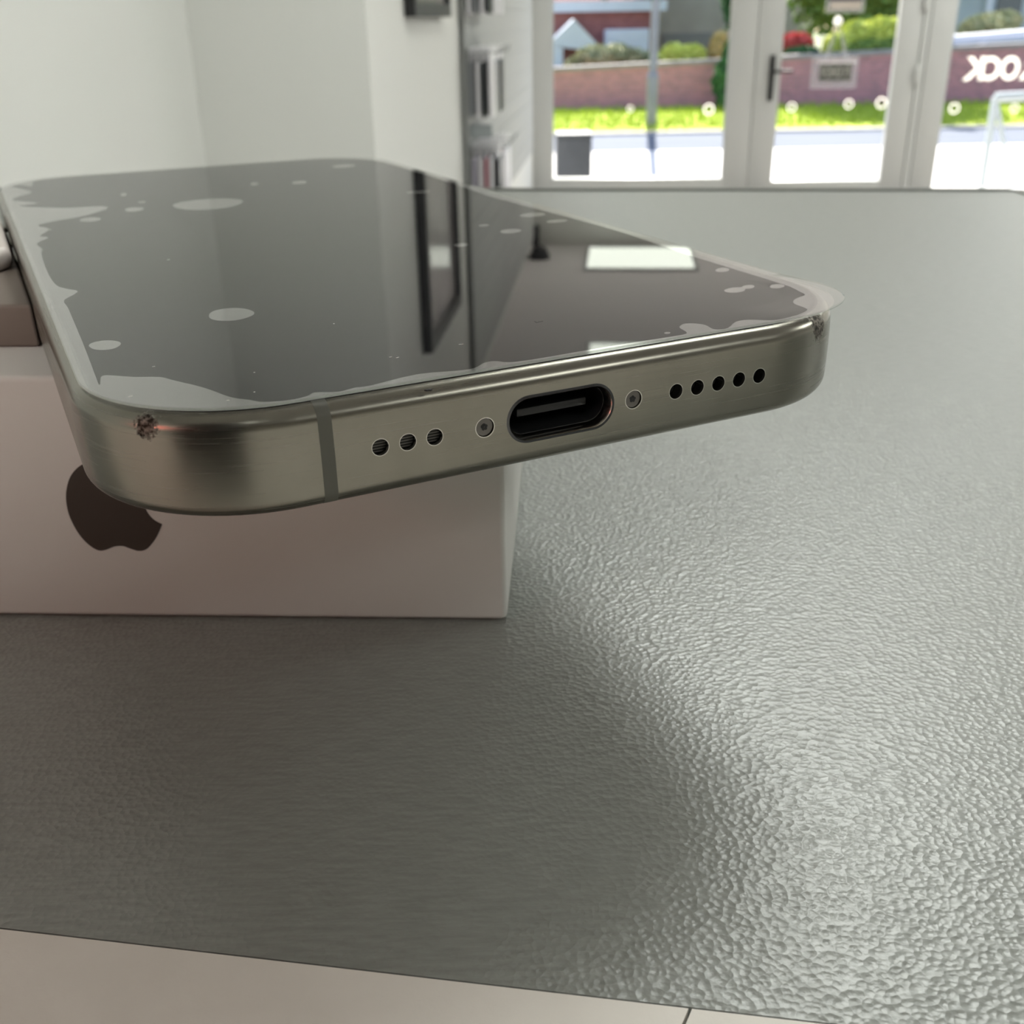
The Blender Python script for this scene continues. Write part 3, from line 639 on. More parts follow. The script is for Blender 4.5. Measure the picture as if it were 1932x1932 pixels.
# ------------------------------------------------------------------ counter
CT = COUNTER_Z
A_, B_ = at_z(0, 1750, CT), at_z(1600, 1934, CT)       # near edge of the grey top
nd = (B_ - A_).normalized()
C_, D_ = at_z(900, 347, CT), at_z(1902, 347, CT)       # far edge
fd = (D_ - C_).normalized()
E_ = at_z(1932, 356, CT)
farL = C_ - fd * 0.9; nearL = A_ - nd * 0.9
# the far right corner is cut off at an angle
cut = (E_ - D_).normalized(); far_cut = D_ + cut * 0.05
right_dir = Vector((0.98, -0.2, 0)).normalized()
farR = far_cut + right_dir * 0.5
nearR = B_ + nd * 0.9
pts = [nearL, nearR, farR, far_cut, D_, farL]
cnt = empty('shop_counter', ((nearL + farR) / 2).xy.to_3d()); cnt.location = (0.1, 0.25, 0)
tag(cnt, 'grey counter with a leathery laminate top carrying the white box', 'counter')
# inset top so the trim can run along the far side
def inset_line(p, q, d): n = Vector((-(q - p).y, (q - p).x, 0)).normalized(); return n * d
inn = Vector((0, -0.018, 0))
top_pts = [nearL, nearR, farR + Vector((0, -.018, 0)), far_cut + Vector((-.006, -.018, 0)), D_ + Vector((-.006, -.0185, 0)), farL + inn]
bm = bmesh.new(); prism(bm, [(p.x, p.y) for p in top_pts], CT - 0.025, CT); keep_world(obj('worktop', bm, M_counter), cnt)
ring_in = top_pts[2:]; ring_out = [farR, far_cut, D_, farL]
bm = bmesh.new()
for k in range(3):
    a, b, c, d = ring_in[k], ring_in[k + 1], ring_out[k + 1], ring_out[k]
    lo = [bm.verts.new((p.x, p.y, CT - .026)) for p in (a, b, c, d)]
    hi = [bm.verts.new((p.x, p.y, CT + (.0006 if i < 2 else -.0015))) for i, p in enumerate((a, b, c, d))]
    bm.faces.new(hi); bm.faces.new(lo[::-1])
    for i in range(4): bm.faces.new((lo[i], lo[(i + 1) % 4], hi[(i + 1) % 4], hi[i]))
bmesh.ops.remove_doubles(bm, verts=bm.verts[:], dist=1e-6)
keep_world(obj('edge_trim', bm, M_trim), cnt)
bm = bmesh.new(); sh = Vector((0, -.03, 0)); bp = [nearL - Vector((0,-.05,0)), nearR + Vector((0,.02,0)), farR + sh, far_cut + sh + Vector((-.02, 0, 0)), D_ + sh + Vector((-.02, 0, 0)), farL + sh]
prism(bm, [(p.x, p.y) for p in bp], 0.0, CT - 0.026); keep_world(obj('cabinet_body', bm, mat('grey_panel', (0.35, 0.35, 0.33), .5)), cnt)
# off-white board along the near edge
nn = Vector((nd.y, -nd.x, 0)) * 1.0
bm = bmesh.new(); g = nn * 0.0003
q1 = at_z(1302, 1899, CT); q2 = at_z(1288, 1932, CT)
tq = (q1 - A_).dot(nd)
seam = A_ + nd * tq + g; seam2 = seam + nn * 0.6 - nd * 0.02
def boardpiece(name, a, b, c, d, lab):
    bm = bmesh.new(); prism(bm, [(p.x, p.y) for p in (a, b, c, d)], CT - 0.03, CT + 0.0002)
    E = [e for e in bm.edges if abs(e.verts[0].co.z - e.verts[1].co.z) < 1e-7 and e.verts[0].co.z > CT]
    bmesh.ops.bevel(bm, geom=[e for e in bm.edges if e.is_boundary is False and len(e.link_faces) == 2 and e.verts[0].co.z > CT and e.verts[1].co.z > CT and abs(e.calc_face_angle(0)) > 1], offset=0.0005, segments=2, affect='EDGES')
    return tag(obj(name, bm, M_board), lab, 'board')
dirseam = (q2 - q1).normalized()
b1 = boardpiece('desk_board', A_ + g - nd * 0.9, A_ + nd * (tq - .00012) + g, A_ + nd * (tq - .00012) + g + dirseam * .5, A_ + g - nd * 0.9 + nn * .5, 'off-white desk board along the near edge of the grey counter, left of the seam')
b2 = boardpiece('desk_board', A_ + nd * (tq + .00012) + g, B_ + nd * .9 + g, B_ + nd * .9 + g + nn * .5, A_ + nd * (tq + .00012) + g + dirseam * .5, 'off-white desk board in the bottom right, right of the seam')
bm = bmesh.new(); a, b = A_ - nd * .88 + nn * .04, B_ + nd * .85 + nn * .04
prism(bm, [(p.x, p.y) for p in (a, b, b + nn * .4, a + nn * .4)], 0.0, CT - 0.031)
tag(obj('desk_cabinet', bm, mat('white_laminate', (0.7, 0.7, 0.68), .5)), 'white cabinet carrying the off-white desk boards', 'cabinet')

# ------------------------------------------------------------------ phone box
BT = ZC - 0.032754                                   # top of the box
bl, br = at_z(0, 1163, CT), at_z(957, 1173, CT)
bd = (br - bl).normalized(); bn_ = Vector((-bd.y, bd.x, 0))
BRZ = math.atan2(bd.y, bd.x)
Wb, Lb, Hb = 0.0905, 0.100, BT - CT
pb_ = empty('phone_box', (br.x, br.y, CT), BRZ); tag(pb_, 'white cardboard phone box with a dark apple emblem under the phone', 'box')
# local: x from -Wb to 0, y from 0 to Lb
lid = obj('lid', B((-Wb, 0, 0.0001), (0, Lb, Hb), bev=0.0007, seg=4), M_card, pb_, 0.6)
Minv = (Matrix.Translation((br.x, br.y, CT)) @ Matrix.Rotation(BRZ, 4, 'Z')).inverted()
def on_front(x, y):
    d = ray(x, y); o = Vector((0, 0, ZC)); n = -bn_; t = (Vector((br.x, br.y, 0)) - o).dot(n) / d.dot(n)
    return Minv @ (o + d * t)
def catmull(P, k=6, closed=True):
    out = []; n = len(P)
    for i in range(n if closed else n - 1):
        p0, p1, p2, p3 = P[(i - 1) % n], P[i], P[(i + 1) % n], P[(i + 2) % n]
        if not closed: p0 = P[max(i - 1, 0)]; p3 = P[min(i + 2, n - 1)]
        for j in range(k):
            t = j / k
            out.append(tuple(.5 * ((2 * b) + (c - a) * t + (2 * a - 5 * b + 4 * c - d) * t * t + (3 * b - a - 3 * c + d) * t ** 3) for a, b, c, d in zip(p0, p1, p2, p3)))
    return out
# apple silhouette; cusps at the two ends of the bite
left = catmull([(297, 892), (280, 876), (262, 870), (240, 874), (222, 878), (203, 871), (178, 869), (152, 878), (133, 899), (125, 930), (128, 962), (138, 988), (153, 1012), (170, 1029), (186, 1038), (200, 1037), (216, 1031), (232, 1030), (247, 1035), (262, 1039), (276, 1036), (288, 1024), (298, 1008), (306, 989)], 6, False) + [(306, 989)]
bite = catmull([(306, 989), (290, 980), (278, 966), (273, 948), (275, 925), (284, 907), (297, 892)], 5, False)[1:]
def raised(name, pts, parent):
    P = [on_front(*p) for p in pts]
    tri = tessellate_polygon([[Vector((p.x, p.z, 0)) for p in P]]); bm = bmesh.new()
    f0 = [bm.verts.new((p.x, -0.00006, p.z)) for p in P]; f1 = [bm.verts.new((p.x, 0.00003, p.z)) for p in P]
    for t in tri: bm.faces.new([f0[i] for i in t]); bm.faces.new([f1[i] for i in reversed(t)])
    n = len(P)
    for i in range(n): bm.faces.new((f0[i], f0[(i + 1) % n], f1[(i + 1) % n], f1[i]))
    return obj(name, bm, M_foil, parent)
em = raised('apple_emblem', left + bite, pb_); em['label'] = 'dark grey brown emblem'
leaf = catmull([(221, 863), (222, 848), (232, 834), (248, 827), (250, 838), (243, 852), (232, 861)], 5, True)
raised('emblem_leaf', leaf, em)

# ------------------------------------------------------------------ phone
PW, PL, PT, PR = 35.3, 146.6, 8.25, 14.0              # half width, length, thickness, corner radius (mm)
PYAW = 0.4544
ph = empty('smartphone', (0.0041193, 0.0795529, BT), PYAW)
tag(ph, 'scuffed titanium smartphone lying screen up on the white box, charging port facing the camera', 'smartphone')
mm = 0.001
def outline(inset, w, N=22, hw=PW, v0=0.0, v1=PL, R=PR, Rs=None):
    """rounded rectangle loop; first straight run is the port edge"""
    P = []; Rs = Rs or (R, R, R, R); x0, x1, y0, y1 = -hw + inset, hw - inset, v0 + inset, v1 - inset
    cs = [(x0, y0, math.pi, Rs[0]), (x1, y0, 1.5 * math.pi, Rs[1]), (x1, y1, 0, Rs[2]), (x0, y1, .5 * math.pi, Rs[3])]
    for cx, cy, a0, r in cs:
        r = max(r - inset, .3); ccx = cx + r if cx == x0 else cx - r; ccy = cy + r if cy == y0 else cy - r
        for i in range(N + 1):
            t = a0 + .5 * math.pi * i / N
            # slightly squarer than a circle
            P.append(((ccx + r * math.cos(t)) * mm, (ccy + r * math.sin(t)) * mm, w * mm))
    return P
RB = 1.5
prof = []
for i in range(9):
    t = math.pi / 2 * i / 8; prof.append((RB * (1 - math.sin(t)) * .85 + .0, 0.12 + 1.25 * (1 - math.cos(t))))
prof += [(-.03, 2.6), (-.05, 4.1), (-.03, 5.6)]
for i in range(9):
    t = math.pi / 2 * i / 8; prof.append((1.35 * (1 - math.cos(t)), 6.75 + 1.35 * math.sin(t)))
M_ti = mat('brushed_titanium', (0.50, 0.47, 0.41), 0.30, metal=1.0)
def build_ti():
    n, l, b = nodes(M_ti); v = tex(M_ti)
    g1 = noise_n(M_ti, 900, 4, 0.6, stretch=(0.07, 0.07, 6))
    g2 = noise_n(M_ti, 120, 4, 0.6)
    bu = bump(M_ti, g1, 0.05, 0.000012)
    col = ramp(M_ti, g2, [(0.3, (0.225, 0.213, 0.182)), (0.7, (0.27, 0.257, 0.222))])
    rg = n.new('ShaderNodeMapRange'); l.new(g1, rg.inputs[0]); rg.inputs[3].default_value = 0.20; rg.inputs[4].default_value = 0.32
    # wear: scuffed spots on the two corners, near the glass
    acc = None
    for (x, y, z, rad) in SCUFFS:
        sub = n.new('ShaderNodeVectorMath'); sub.operation = 'DISTANCE'; l.new(v, sub.inputs[0]); sub.inputs[1].default_value = (x * mm, y * mm, z * mm)
        k = math_n(M_ti, 'DIVIDE', sub.outputs['Value'], rad * mm)
        k = math_n(M_ti, 'SUBTRACT', 1.25, k)
        k = math_n(M_ti, 'ADD', k, math_n(M_ti, 'MULTIPLY', math_n(M_ti, 'SUBTRACT', noise_n(M_ti, 2600, 4, .65), .5), 2.2))
        k = math_n(M_ti, 'MULTIPLY', k, 2.5, True)
        acc = k if acc is None else math_n(M_ti, 'MAXIMUM', acc, k)
    mx = n.new('ShaderNodeMix'); mx.data_type = 'RGBA'; l.new(acc, mx.inputs[0]); l.new(col, mx.inputs[6])
    dk = ramp(M_ti, noise_n(M_ti, 3500, 3), [(0.4, (0.035, 0.03, 0.025)), (0.7, (0.30, 0.27, 0.24))]); l.new(dk, mx.inputs[7])
    l.new(mx.outputs[2], b.inputs['Base Color'])
    r2 = n.new('ShaderNodeMix'); r2.data_type = 'FLOAT'; l.new(acc, r2.inputs[0]); l.new(rg.outputs[0], r2.inputs[2]); r2.inputs[3].default_value = .6
    l.new(r2.outputs[0], b.inputs['Roughness'])
    b2 = n.new('ShaderNodeBump'); b2.inputs['Strength'].default_value = .8; b2.inputs['Distance'].default_value = .00012
    l.new(math_n(M_ti, 'MULTIPLY', acc, noise_n(M_ti, 3000, 3)), b2.inputs['Height']); l.new(bu.outputs[0], b2.inputs['Normal']); l.new(b2.outputs[0], b.inputs['Normal'])
# camera in phone coordinates, for placing marks seen in the photo
Mph = (Matrix.Translation(ph.location) @ Matrix.Rotation(PYAW, 4, 'Z')); Mphi = Mph.inverted()
def on_phone(x, y, w):
    """photo pixel to a point on the phone's plane at height w (mm)"""
    p = Mphi @ at_z(x, y, BT + w * mm); return (p.x / mm, p.y / mm)
s1 = on_phone(275, 806, 7.2); s2 = on_phone(1545, 618, 7.0)
SCUFFS = [(s1[0], s1[1], 7.35, .85), (s2[0], s2[1], 7.1, 1.1)]
build_ti()
bm = bmesh.new(); loft(bm, [outline(i, w) for i, w in prof]); bmesh.ops.recalc_face_normals(bm, faces=bm.faces[:])
me = bpy.data.meshes.new('frame'); bm.to_mesh(me); bm.free()
body = bpy.data.objects.new('frame', me); COL.objects.link(body)
WM = 4.125
def cutter(bm):
    me = bpy.data.meshes.new('cut'); bmesh.ops.recalc_face_normals(bm, faces=bm.faces[:]); bm.to_mesh(me); bm.free(); o = bpy.data.objects.new('cut', me); COL.objects.link(o); return o
SL = [-11.02 - 2.19 * i for i in range(3)]; SR = [11.02 + 2.19 * i for i in range(5)]
cb = bmesh.new()
for u in SL + SR: cyl(cb, (u * mm, -.5 * mm, WM * mm), (u * mm, 1.6 * mm, WM * mm), .70 * mm, n=32)
for u in (-6.8, 6.8): cyl(cb, (u * mm, -.5 * mm, WM * mm), (u * mm, 1.0 * mm, WM * mm), .82 * mm, n=32)
def stadium(hl, r, n=20):
    P = []
    for i in range(n + 1): t = -math.pi / 2 + math.pi * i / n; P.append((hl - r + r * math.cos(t), r * math.sin(t)))
    for i in range(n + 1): t = math.pi / 2 + math.pi * i / n; P.append((-hl + r + r * math.cos(t), r * math.sin(t)))
    return P
def stad_loop(hl, r, v): return [(x * mm, v * mm, (z + WM) * mm) for x, z in stadium(hl, r)]
loft(cb, [stad_loop(4.92, 1.98, -.5), stad_loop(4.92, 1.98, 6.5)])
co = cutter(cb)
md = body.modifiers.new('b', 'BOOLEAN'); md.operation = 'DIFFERENCE'; md.object = co; md.solver = 'EXACT'
bpy.context.view_layer.update()
me2 = bpy.data.meshes.new_from_object(body.evaluated_get(bpy.context.evaluated_depsgraph_get()))
bpy.data.objects.remove(body); bpy.data.objects.remove(co)
for p in me2.polygons: p.use_smooth = True
me2.set_sharp_from_angle(angle=math.radians(35))
me2.name = 'frame'; link('frame', me2, M_ti, ph)
M_dark = mat('dark_recess', (0.010, 0.010, 0.011), 0.5); bump(M_dark, noise_n(M_dark, 4000, 2), .1, .00002)
M_mesh = mat('acoustic_mesh', (0.03, 0.03, 0.03), 0.5, metal=.5)
def build_mesh():
    n, l, b = nodes(M_mesh)
    mp = n.new('ShaderNodeMapping'); mp.inputs['Rotation'].default_value = (math.pi / 2, math.pi / 4, 0); l.new(tex(M_mesh), mp.inputs[0])
    ck = n.new('ShaderNodeTexChecker'); ck.inputs['Scale'].default_value = 9000; l.new(mp.outputs[0], ck.inputs[0])
    ck.inputs[1].default_value = (0.13, 0.12, 0.11, 1); ck.inputs[2].default_value = (0.006, 0.006, 0.006, 1); l.new(ck.outputs[0], b.inputs['Base Color'])
build_mesh()
M_bright = mat('polished_edge', (0.62, 0.60, 0.56), 0.2, metal=1.0); bump(M_bright, noise_n(M_bright, 900, 2), .02, .00002)
M_port = mat('dark_port_metal', (0.10, 0.10, 0.105), 0.28, metal=1.0); bump(M_port, noise_n(M_port, 900, 2), .02, .00002)
def ringm(u, r0, r1, v0, v1, n=32):
    bm = bmesh.new(); L = []
    for r, v in ((r0, v0), (r1, v0), (r1, v1), (r0, v1)):
        L.append([((u + r * math.cos(2 * math.pi * i / n)) * mm, v * mm, (WM + r * math.sin(2 * math.pi * i / n)) * mm) for i in range(n)])
    loft(bm, L, close=True); return bm
for u in SL + SR:
    bm = bmesh.new(); dpt = .55 if u < 0 else 1.2
    cyl(bm, (u * mm, dpt * mm, WM * mm), (u * mm, 1.59 * mm, WM * mm), .66 * mm, n=28)
    h_ = obj('microphone_hole' if u < 0 else 'speaker_hole', bm, M_mesh if u < 0 else M_dark, ph)
    obj('rim', ringm(u, .655, .705, -.045, .25), M_bright, h_, 0.8)
for u in (-6.8, 6.8):
    bm = bmesh.new(); cyl(bm, (u * mm, .12 * mm, WM * mm), (u * mm, .95 * mm, WM * mm), .72 * mm, n=36)
    bmesh.ops.bevel(bm, geom=[e for e in bm.edges if len(e.link_faces) == 2 and e.calc_face_angle(0) > 1], offset=.07 * mm, segments=2, affect='EDGES')
    sc = obj('screw', bm, mat('dark_steel_screw', (0.16, 0.15, 0.14), 0.38, metal=1.0), ph, 0.6)
    bm = bmesh.new(); rot0 = .4 if u < 0 else 1.5
    for k in range(5):                       # five-lobed recess
        a = rot0 + 2 * math.pi * k / 5
        cyl(bm, ((u + .17 * math.cos(a)) * mm, .085 * mm, (WM + .17 * math.sin(a)) * mm), ((u + .17 * math.cos(a)) * mm, .13 * mm, (WM + .17 * math.sin(a)) * mm), .13 * mm, n=12)
    obj('drive_recess', bm, M_dark, sc)
    obj('rim', ringm(u, .77, .835, -.05, .25), M_bright, sc, 0.8)
# charging port: bright bevelled ring, dark liner, tongue
port = empty('charging_port', (0, 0, WM * mm)); port.parent = ph
bm = bmesh.new(); loft(bm, [stad_loop(4.95, 2.0, .10), stad_loop(4.93, 1.98, -.05), stad_loop(4.72, 1.78, -.10), stad_loop(4.66, 1.72, -.02), stad_loop(4.60, 1.66, .5), stad_loop(4.62, 1.68, 1.2), stad_loop(4.91, 1.97, 1.2)], close=True)
o = obj('outer_ring', bm, M_port, port, 0.7); o.location.z = -WM * mm
bm = bmesh.new(); loft(bm, [stad_loop(4.68, 1.74, -.10), stad_loop(4.60, 1.66, .05), stad_loop(4.50, 1.56, .45), stad_loop(4.50, 1.56, 1.0), stad_loop(4.60, 1.66, 1.0), stad_loop(4.64, 1.70, .2)], close=True)
o = obj('bevelled_lip', bm, M_bright, port, 0.7); o.location.z = -WM * mm
bm = bmesh.new(); loft(bm, [stad_loop(4.46, 1.52, 1.0), stad_loop(4.46, 1.52, 6.4), stad_loop(4.9, 1.96, 6.4), stad_loop(4.9, 1.96, 1.0)], close=True)
bm3 = bm; cv = [bm3.verts.new(p) for p in stad_loop(4.46, 1.52, 6.39)]; bm3.faces.new(cv)
o = obj('port_liner', bm3, M_dark, port, 0.7); o.location.z = -WM * mm
bm = B((-3.2 * mm, 1.6 * mm, (WM - .33) * mm), (3.2 * mm, 6.3 * mm, (WM + .33) * mm), bev=.1 * mm)
o = obj('contact_tongue', bm, mat('port_tongue', (0.012, 0.012, 0.013), .45), port, 0.6); o.location.z = -WM * mm
# antenna band on the port edge
M_band = mat('antenna_band', (0.115, 0.115, 0.095), 0.5); bump(M_band, noise_n(M_band, 2000, 2), .1, .00001)
def band(u0, u1, side='front'):
    bm = bmesh.new(); rowsv = []
    for (i, w) in prof:
        e = 0.012
        rowsv.append([(u0, i - e, w), (u1, i - e, w), (u1, i + .35, w), (u0, i + .35, w)])
    L = []
    for (q, (i, w)) in zip(rowsv, prof):
        ang = 0
        dz = 0.012 if w > 7 else (-0.012 if w < 1 else 0)
        L.append([(a * mm, b * mm, (c + dz) * mm) for a, b, c in q])
    loft(bm, L)
    return obj('antenna_band', bm, M_band, ph, 0.7)
band(-19.95, -18.9)
# side buttons on the left edge
for nm, v0_, v1_ in (('action_button', 111.2, 116.0), ('volume_button', 97.5, 107.5), ('volume_button', 84.0, 94.0)):
    bm = B(((-PW - .38) * mm, v0_ * mm, (WM - 1.2) * mm), ((-PW + .5) * mm, v1_ * mm, (WM + 1.2) * mm), bev=.3 * mm, seg=3)
    obj(nm, bm, M_ti, ph, 0.6)
# glass back, screen
M_backglass = mat('matte_back_glass', (0.35, 0.34, 0.31), 0.4)
bm = bmesh.new(); loft(bm, [outline(1.6, 0.001), outline(1.33, 0.06), outline(1.33, 0.14)]); obj('back_glass', bm, M_backglass, ph, 0.7)
M_gasket = mat('black_gasket', (0.01, 0.01, 0.01), 0.5); bump(M_gasket, noise_n(M_gasket, 2000, 2), .05, .00001)
bm = bmesh.new(); loft(bm, [outline(1.34, 8.05), outline(1.34, 8.13), outline(1.75, 8.13), outline(1.75, 8.05)], close=True); obj('gasket', bm, M_gasket, ph)
M_screen = mat('dark_screen', (0.010, 0.010, 0.011), 0.5, spec=0.0); vary(M_screen, (0.009, 0.009, 0.010), (0.012, 0.012, 0.013), 40)
bm = bmesh.new(); loft(bm, [outline(1.56, 8.06), outline(1.56, 8.16), outline(1.66, 8.22), outline(1.9, 8.24)]); obj('screen', bm, M_screen, ph, 0.7)
# tempered glass protector (rests on the screen, lifts at the right corner)
M_film = film_mat('protector_glass', 1.85)
M_under = clear_mat('protector_underside')
M_fedge = film_mat('protector_edge', 1.6, (0.86, 0.90, 0.86), 0.12, 0.15)
PHW = 34.55
def prot_loop(inset, w):
    P0 = outline(inset, w, 22, PHW, 0.95, PL - 2.2, 12.5, (13.2, 10.5, 12.5, 12.5))
    P = []
    for c_ in range(4):                      # corner points, then the straight run split up
        P += P0[c_ * 23:(c_ + 1) * 23]; a, b = P0[c_ * 23 + 22], P0[((c_ + 1) * 23) % 92]
        P += [tuple(a[q] + (b[q] - a[q]) * j / 30 for q in range(3)) for j in range(1, 30)]
    out = []
    for x, y, z in P:
        x2, y2 = x, y
        # the right corner overhangs and curls up a little
        du, dv = x / mm - PHW, y / mm - .95
        k = max(0, 1 - math.hypot(du, dv) / 15.0) ** 1.2 * max(0, 1 - inset / 4.5)
        x2 += .95 * mm * k; y2 -= .75 * mm * k; z2 = z + .45 * mm * k
        out.append((x2, y2, z2))
    return out
prot = empty('screen_protector', ph.location, PYAW); tag(prot, 'clear screen protector with air bubbles, lifting at the right corner of the phone', 'screen protector')
bm = bmesh.new()
ins = [0.0, 0.12, 2, 5, 9, 14, 22, 30]
def loops(w, first, rest): return [prot_loop(i, w) for i in first + rest]
lowl = [prot_loop(.0, 8.36)] ; 
L = [prot_loop(i, 8.275) for i in (30, 14, 5, 3, 1.5, .12)] + [prot_loop(0, 8.33), prot_loop(0, 8.44)] + [prot_loop(i, 8.50) for i in (.12, 1.5, 3, 5, 14, 30)]
loft(bm, L)
bm.faces.ensure_lookup_table()
for f in bm.faces:
    zc = f.calc_center_median().z / mm
me = bpy.data.meshes.new('glass'); bmesh.ops.recalc_face_normals(bm, faces=bm.faces[:])
for f in bm.faces:
    n3 = f.normal; inner = min(abs(n3.z), 1)
    if n3.z > .9: f.material_index = 0
    elif n3.z < -.9: f.material_index = 1
    else: f.material_index = 2
    f.smooth = False
bm.to_mesh(me); bm.free()
link('protector_glass', me, [M_film, M_under, M_fedge], prot)
# un-stuck zones and bubbles, on the underside of the protector
M_bub = film_mat('air_gap', 3.0, (0.92, 0.92, 0.92), 0.04, 0.08)
BW = 8.256
def uv(px, py): return on_phone(px, py, 8.27)
inner_px = [(60, 352), (40, 349), (22, 352), (60, 362), (34, 371), (25, 378), (72, 383), (36, 389), (120, 392), (196, 389), (197, 396), (150, 409), (109, 416), (71, 425), (94, 432), (74, 445), (92, 448), (69, 459), (80, 470), (78, 479), (89, 512), (105, 537), (123, 544), (147, 550), (121, 566), (128, 580), (136, 599), (156, 646), (174, 693), (185, 722), (189, 724), (190, 712), (197, 708), (210, 708), (255, 711), (301, 711), (326, 717), (384, 731), (435, 749), (470, 754), (496, 758), (543, 755), (580, 747), (594, 740), (638, 739), (670, 731), (700, 727), (786, 706), (864, 699), (895, 694), (914, 684), (935, 681), (966, 683), (1035, 673), (1150, 653), (1253, 637), (1296, 629), (1282, 618), (1290, 611), (1308, 610), (1331, 613), (1347, 621), (1373, 619), (1388, 607), (1414, 603), (1460, 604), (1494, 597), (1512, 591), (1523, 583), (1499, 573), (1498, 566), (1507, 561), (1519, 556), (1507, 549), (1489, 540), (1448, 527), (1383, 507), (1290, 478), (1150, 431), (1000, 391), (900, 364)]
iv = [uv(*p) for p in inner_px]
def clampin(p, e=.35):
    x, y = p; return (min(max(x, -PHW + e), PHW - e), min(max(y, .95 + e), PL - 2.2 - e))
iv = [clampin(p) for p in catmull(iv, 3, False)]
ol = [(x / mm, y / mm) for x, y, z in outline(.12, 0, 22, PHW, 0.95, PL - 2.2, 12.5, (13.2, 10.5, 12.5, 12.5))]
n_c = 23
seq = ol[3 * n_c + 8:] + ol[:2 * n_c + 4]               # from the far left corner, down the left, along the port edge, up the right
poly = seq + [(PHW - .7, 118)] + iv[::-1]
bm = bmesh.new(); prism(bm, [(x * mm, y * mm) for x, y in poly], BW * mm, (BW + .008) * mm)
obj('unstuck_border', bm, M_bub, prot)['label'] = 'paler unstuck border with a wavy edge'
bubbles = [(393, 385, 66, 10), (435, 593, 43, 12), (198, 651, 30, 9), (170, 414, 20, 4), (253, 395, 18, 4), (1363, 509, 13, 4), (1387, 547, 20, 5), (1412, 541, 12, 3.5), (1466, 540, 14, 4), (1259, 628, 6, 2),
           (963, 436, 20, 4), (870, 462, 14, 3.5), (913, 425, 10, 2), (1050, 417, 20, 3), (565, 344, 14, 3), (480, 347, 8, 3), (648, 313, 22, 3), (160, 331, 12, 3), (232, 329, 12, 3), (233, 367, 6, 3), (790, 362, 22, 3), (268, 381, 7, 2), (1005, 405, 24, 4)]
for (cx, cy, a, b) in bubbles:
    P = [uv(cx + a * math.cos(t) * (1 + .05 * math.sin(3 * t + cx)), cy + b * math.sin(t) - a * .06 * math.cos(t)) for t in [2 * math.pi * i / 28 for i in range(28)]]
    if any(abs(x) > PHW - .2 or y > PL - 3 for x, y in P): continue
    bm = bmesh.new(); prism(bm, [(x * mm, y * mm) for x, y in P], BW * mm, (BW + .008) * mm)
    obj('air_bubble', bm, M_bub, prot)
# small chips and specks of dust on the glass
M_dust = mat('pale_dust', (0.85, 0.84, 0.8), 0.6)
for (x, y, s_) in [(808, 733, .5)]:
    P = on_phone(x, y, 8.2); bm = bmesh.new()
    q = [(-.28, .10), (-.05, .13), (.22, .10), (.26, -.12), (.12, -.20), (-.02, -.06), (-.12, -.10)]
    prism(bm, [((P[0] + a) * mm, (P[1] + b) * mm) for a, b in q], 8.02 * mm, 8.135 * mm)
    o = obj('edge_chip', bm, M_gasket, ph)
for (x, y, L_) in [(480, 740, .12), (737, 674, .22), (750, 675, .28), (246, 748, .35), (430, 756, .22), (630, 611, .10), (318, 490, .30), (94, 434, .4), (290, 692, .2), (480, 703, .12), (870, 650, .4)]:
    P = on_phone(x, y, 8.50); a = random.uniform(-.3, .5); bm = bmesh.new()
    dx, dy = math.cos(a) * L_ / 2, math.sin(a) * L_ / 2
    box(bm, (-L_ / 2 * mm, -.04 * mm, 0), (L_ / 2 * mm, .04 * mm, .03 * mm), Matrix.Translation((P[0] * mm, P[1] * mm, 8.503 * mm)) @ Matrix.Rotation(a, 4, 'Z'))
    obj('dust_speck', bm, M_dust, prot)
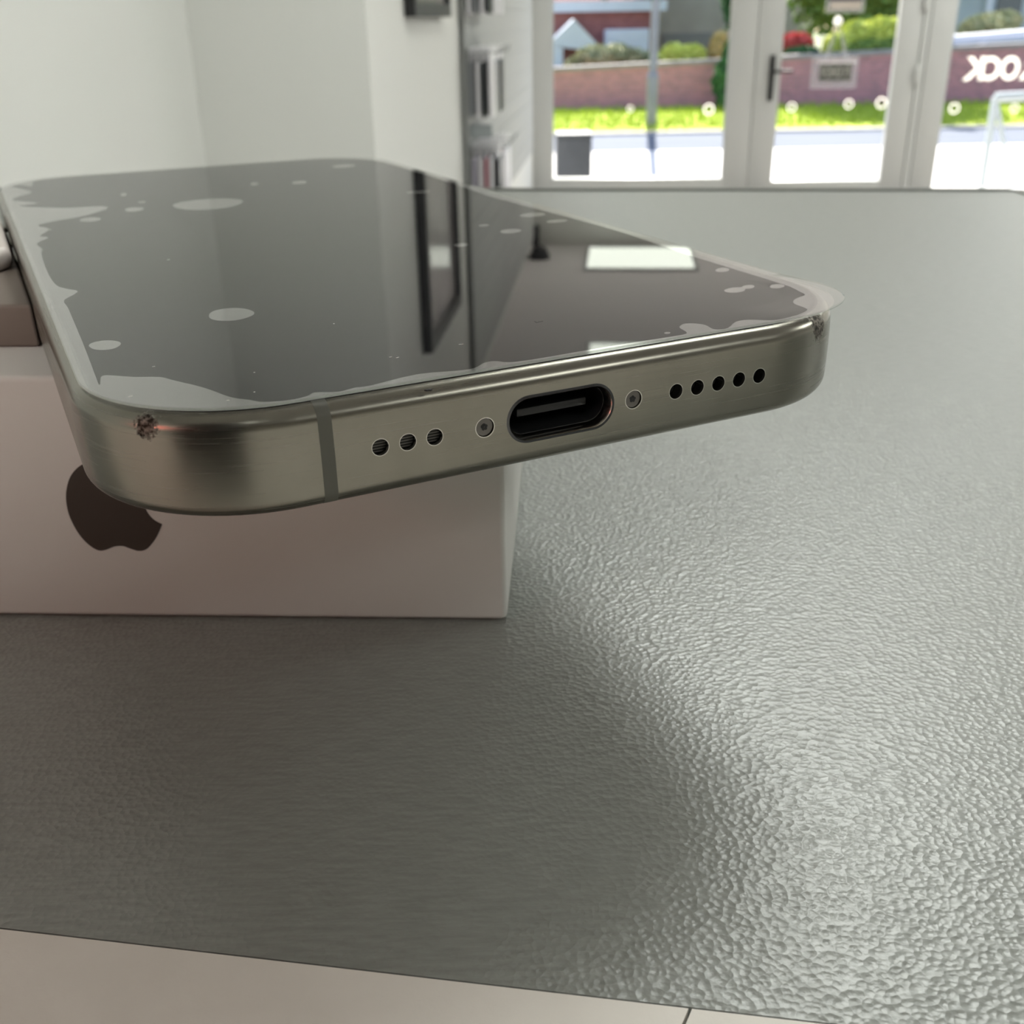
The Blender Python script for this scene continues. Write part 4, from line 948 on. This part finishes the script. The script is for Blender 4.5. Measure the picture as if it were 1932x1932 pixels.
# crack lines
def crack(pts, w, wid, parent, m, nm):
    P = [on_phone(x, y, w) for x, y in pts]; bm = bmesh.new(); up = []
    L = []
    for i, p in enumerate(P):
        a = P[max(i - 1, 0)]; b = P[min(i + 1, len(P) - 1)]; d = Vector((b[0] - a[0], b[1] - a[1])).normalized(); n = Vector((-d.y, d.x)) * wid / 2
        up.append(((p[0] + n.x), (p[1] + n.y))); L.append(((p[0] - n.x), (p[1] - n.y)))
    prism(bm, [(x * mm, y * mm) for x, y in up + L[::-1]], (w - .02) * mm, (w + .012) * mm); obj(nm, bm, m, parent)
crack([(1008, 606), (1013, 609), (1018, 607), (1024, 606)], 8.50, .06, prot, M_gasket, 'hairline_scratch')

cp = empty('camera_phone', (-0.010, -0.0075, CT + .0004)); tag(cp, 'black phone taking the picture, seen only as the dark reflection on the metal corner', 'phone')
obj('body', B((-.074, -.004, 0), (-.001, .004, .148), bev=.003, seg=3), M_black, cp, .7)
# flat things lying on the box, left of the phone
def side_pt(v, off): return Mph @ Vector(((-PW - off) * mm, v * mm, 0))
A0 = at_z(0, 656, BT); A1 = at_z(88, 653, BT)
HA = 0.0049
def ab_line(yv, off):      # point on a line parallel to the phone's left side at world Y = yv
    p, q = side_pt(0, off), side_pt(140, off); t = (yv - p.y) / (q.y - p.y); return p + (q - p) * t
ya = A0.y
poly = [Vector((-0.0875, ya + .0008, 0)), ab_line(ya - .0002, .12), ab_line(ya + .055, .12), Vector((-0.0875, ya + .055, 0))]
def rslab(name, poly, z0, h_, m, lab, cat, bev, seg=4):
    bm = bmesh.new(); prism(bm, [(p.x, p.y) for p in poly], z0, z0 + h_)
    bmesh.ops.dissolve_limit(bm, angle_limit=.01, verts=bm.verts[:], edges=bm.edges[:])
    bmesh.ops.bevel(bm, geom=[e for e in bm.edges if len(e.link_faces) == 2 and e.calc_face_angle(0) > .5], offset=bev, segments=seg, profile=.5, affect='EDGES')
    return tag(obj(name, bm, m, None, .8), lab, cat)
rslab('card_sleeve', poly, BT + .00002, HA, M_taupe, 'dark taupe flat sleeve lying on the white box left of the phone', 'sleeve', .0005)
ztop = BT + HA
c0 = at_z(0, 528, ztop + .0001); c1 = at_z(30, 517, ztop + .0001); c2 = at_z(12, 450, ztop + .002)
dirr = (c2 - c1).normalized()
poly = [Vector((-0.086, c0.y - .001, 0)), Vector((c1.x - .003, c1.y - .0003, 0)), c1 + dirr * .0035, c1 + dirr * .040, Vector((-0.086, c1.y + .036, 0))]
for p in poly: p.z = 0
rslab('flat_case', poly, ztop + .00002, .0030, M_pale, 'pale pinkish flat case lying on the taupe sleeve at the left photo edge', 'case', .0012, 5)
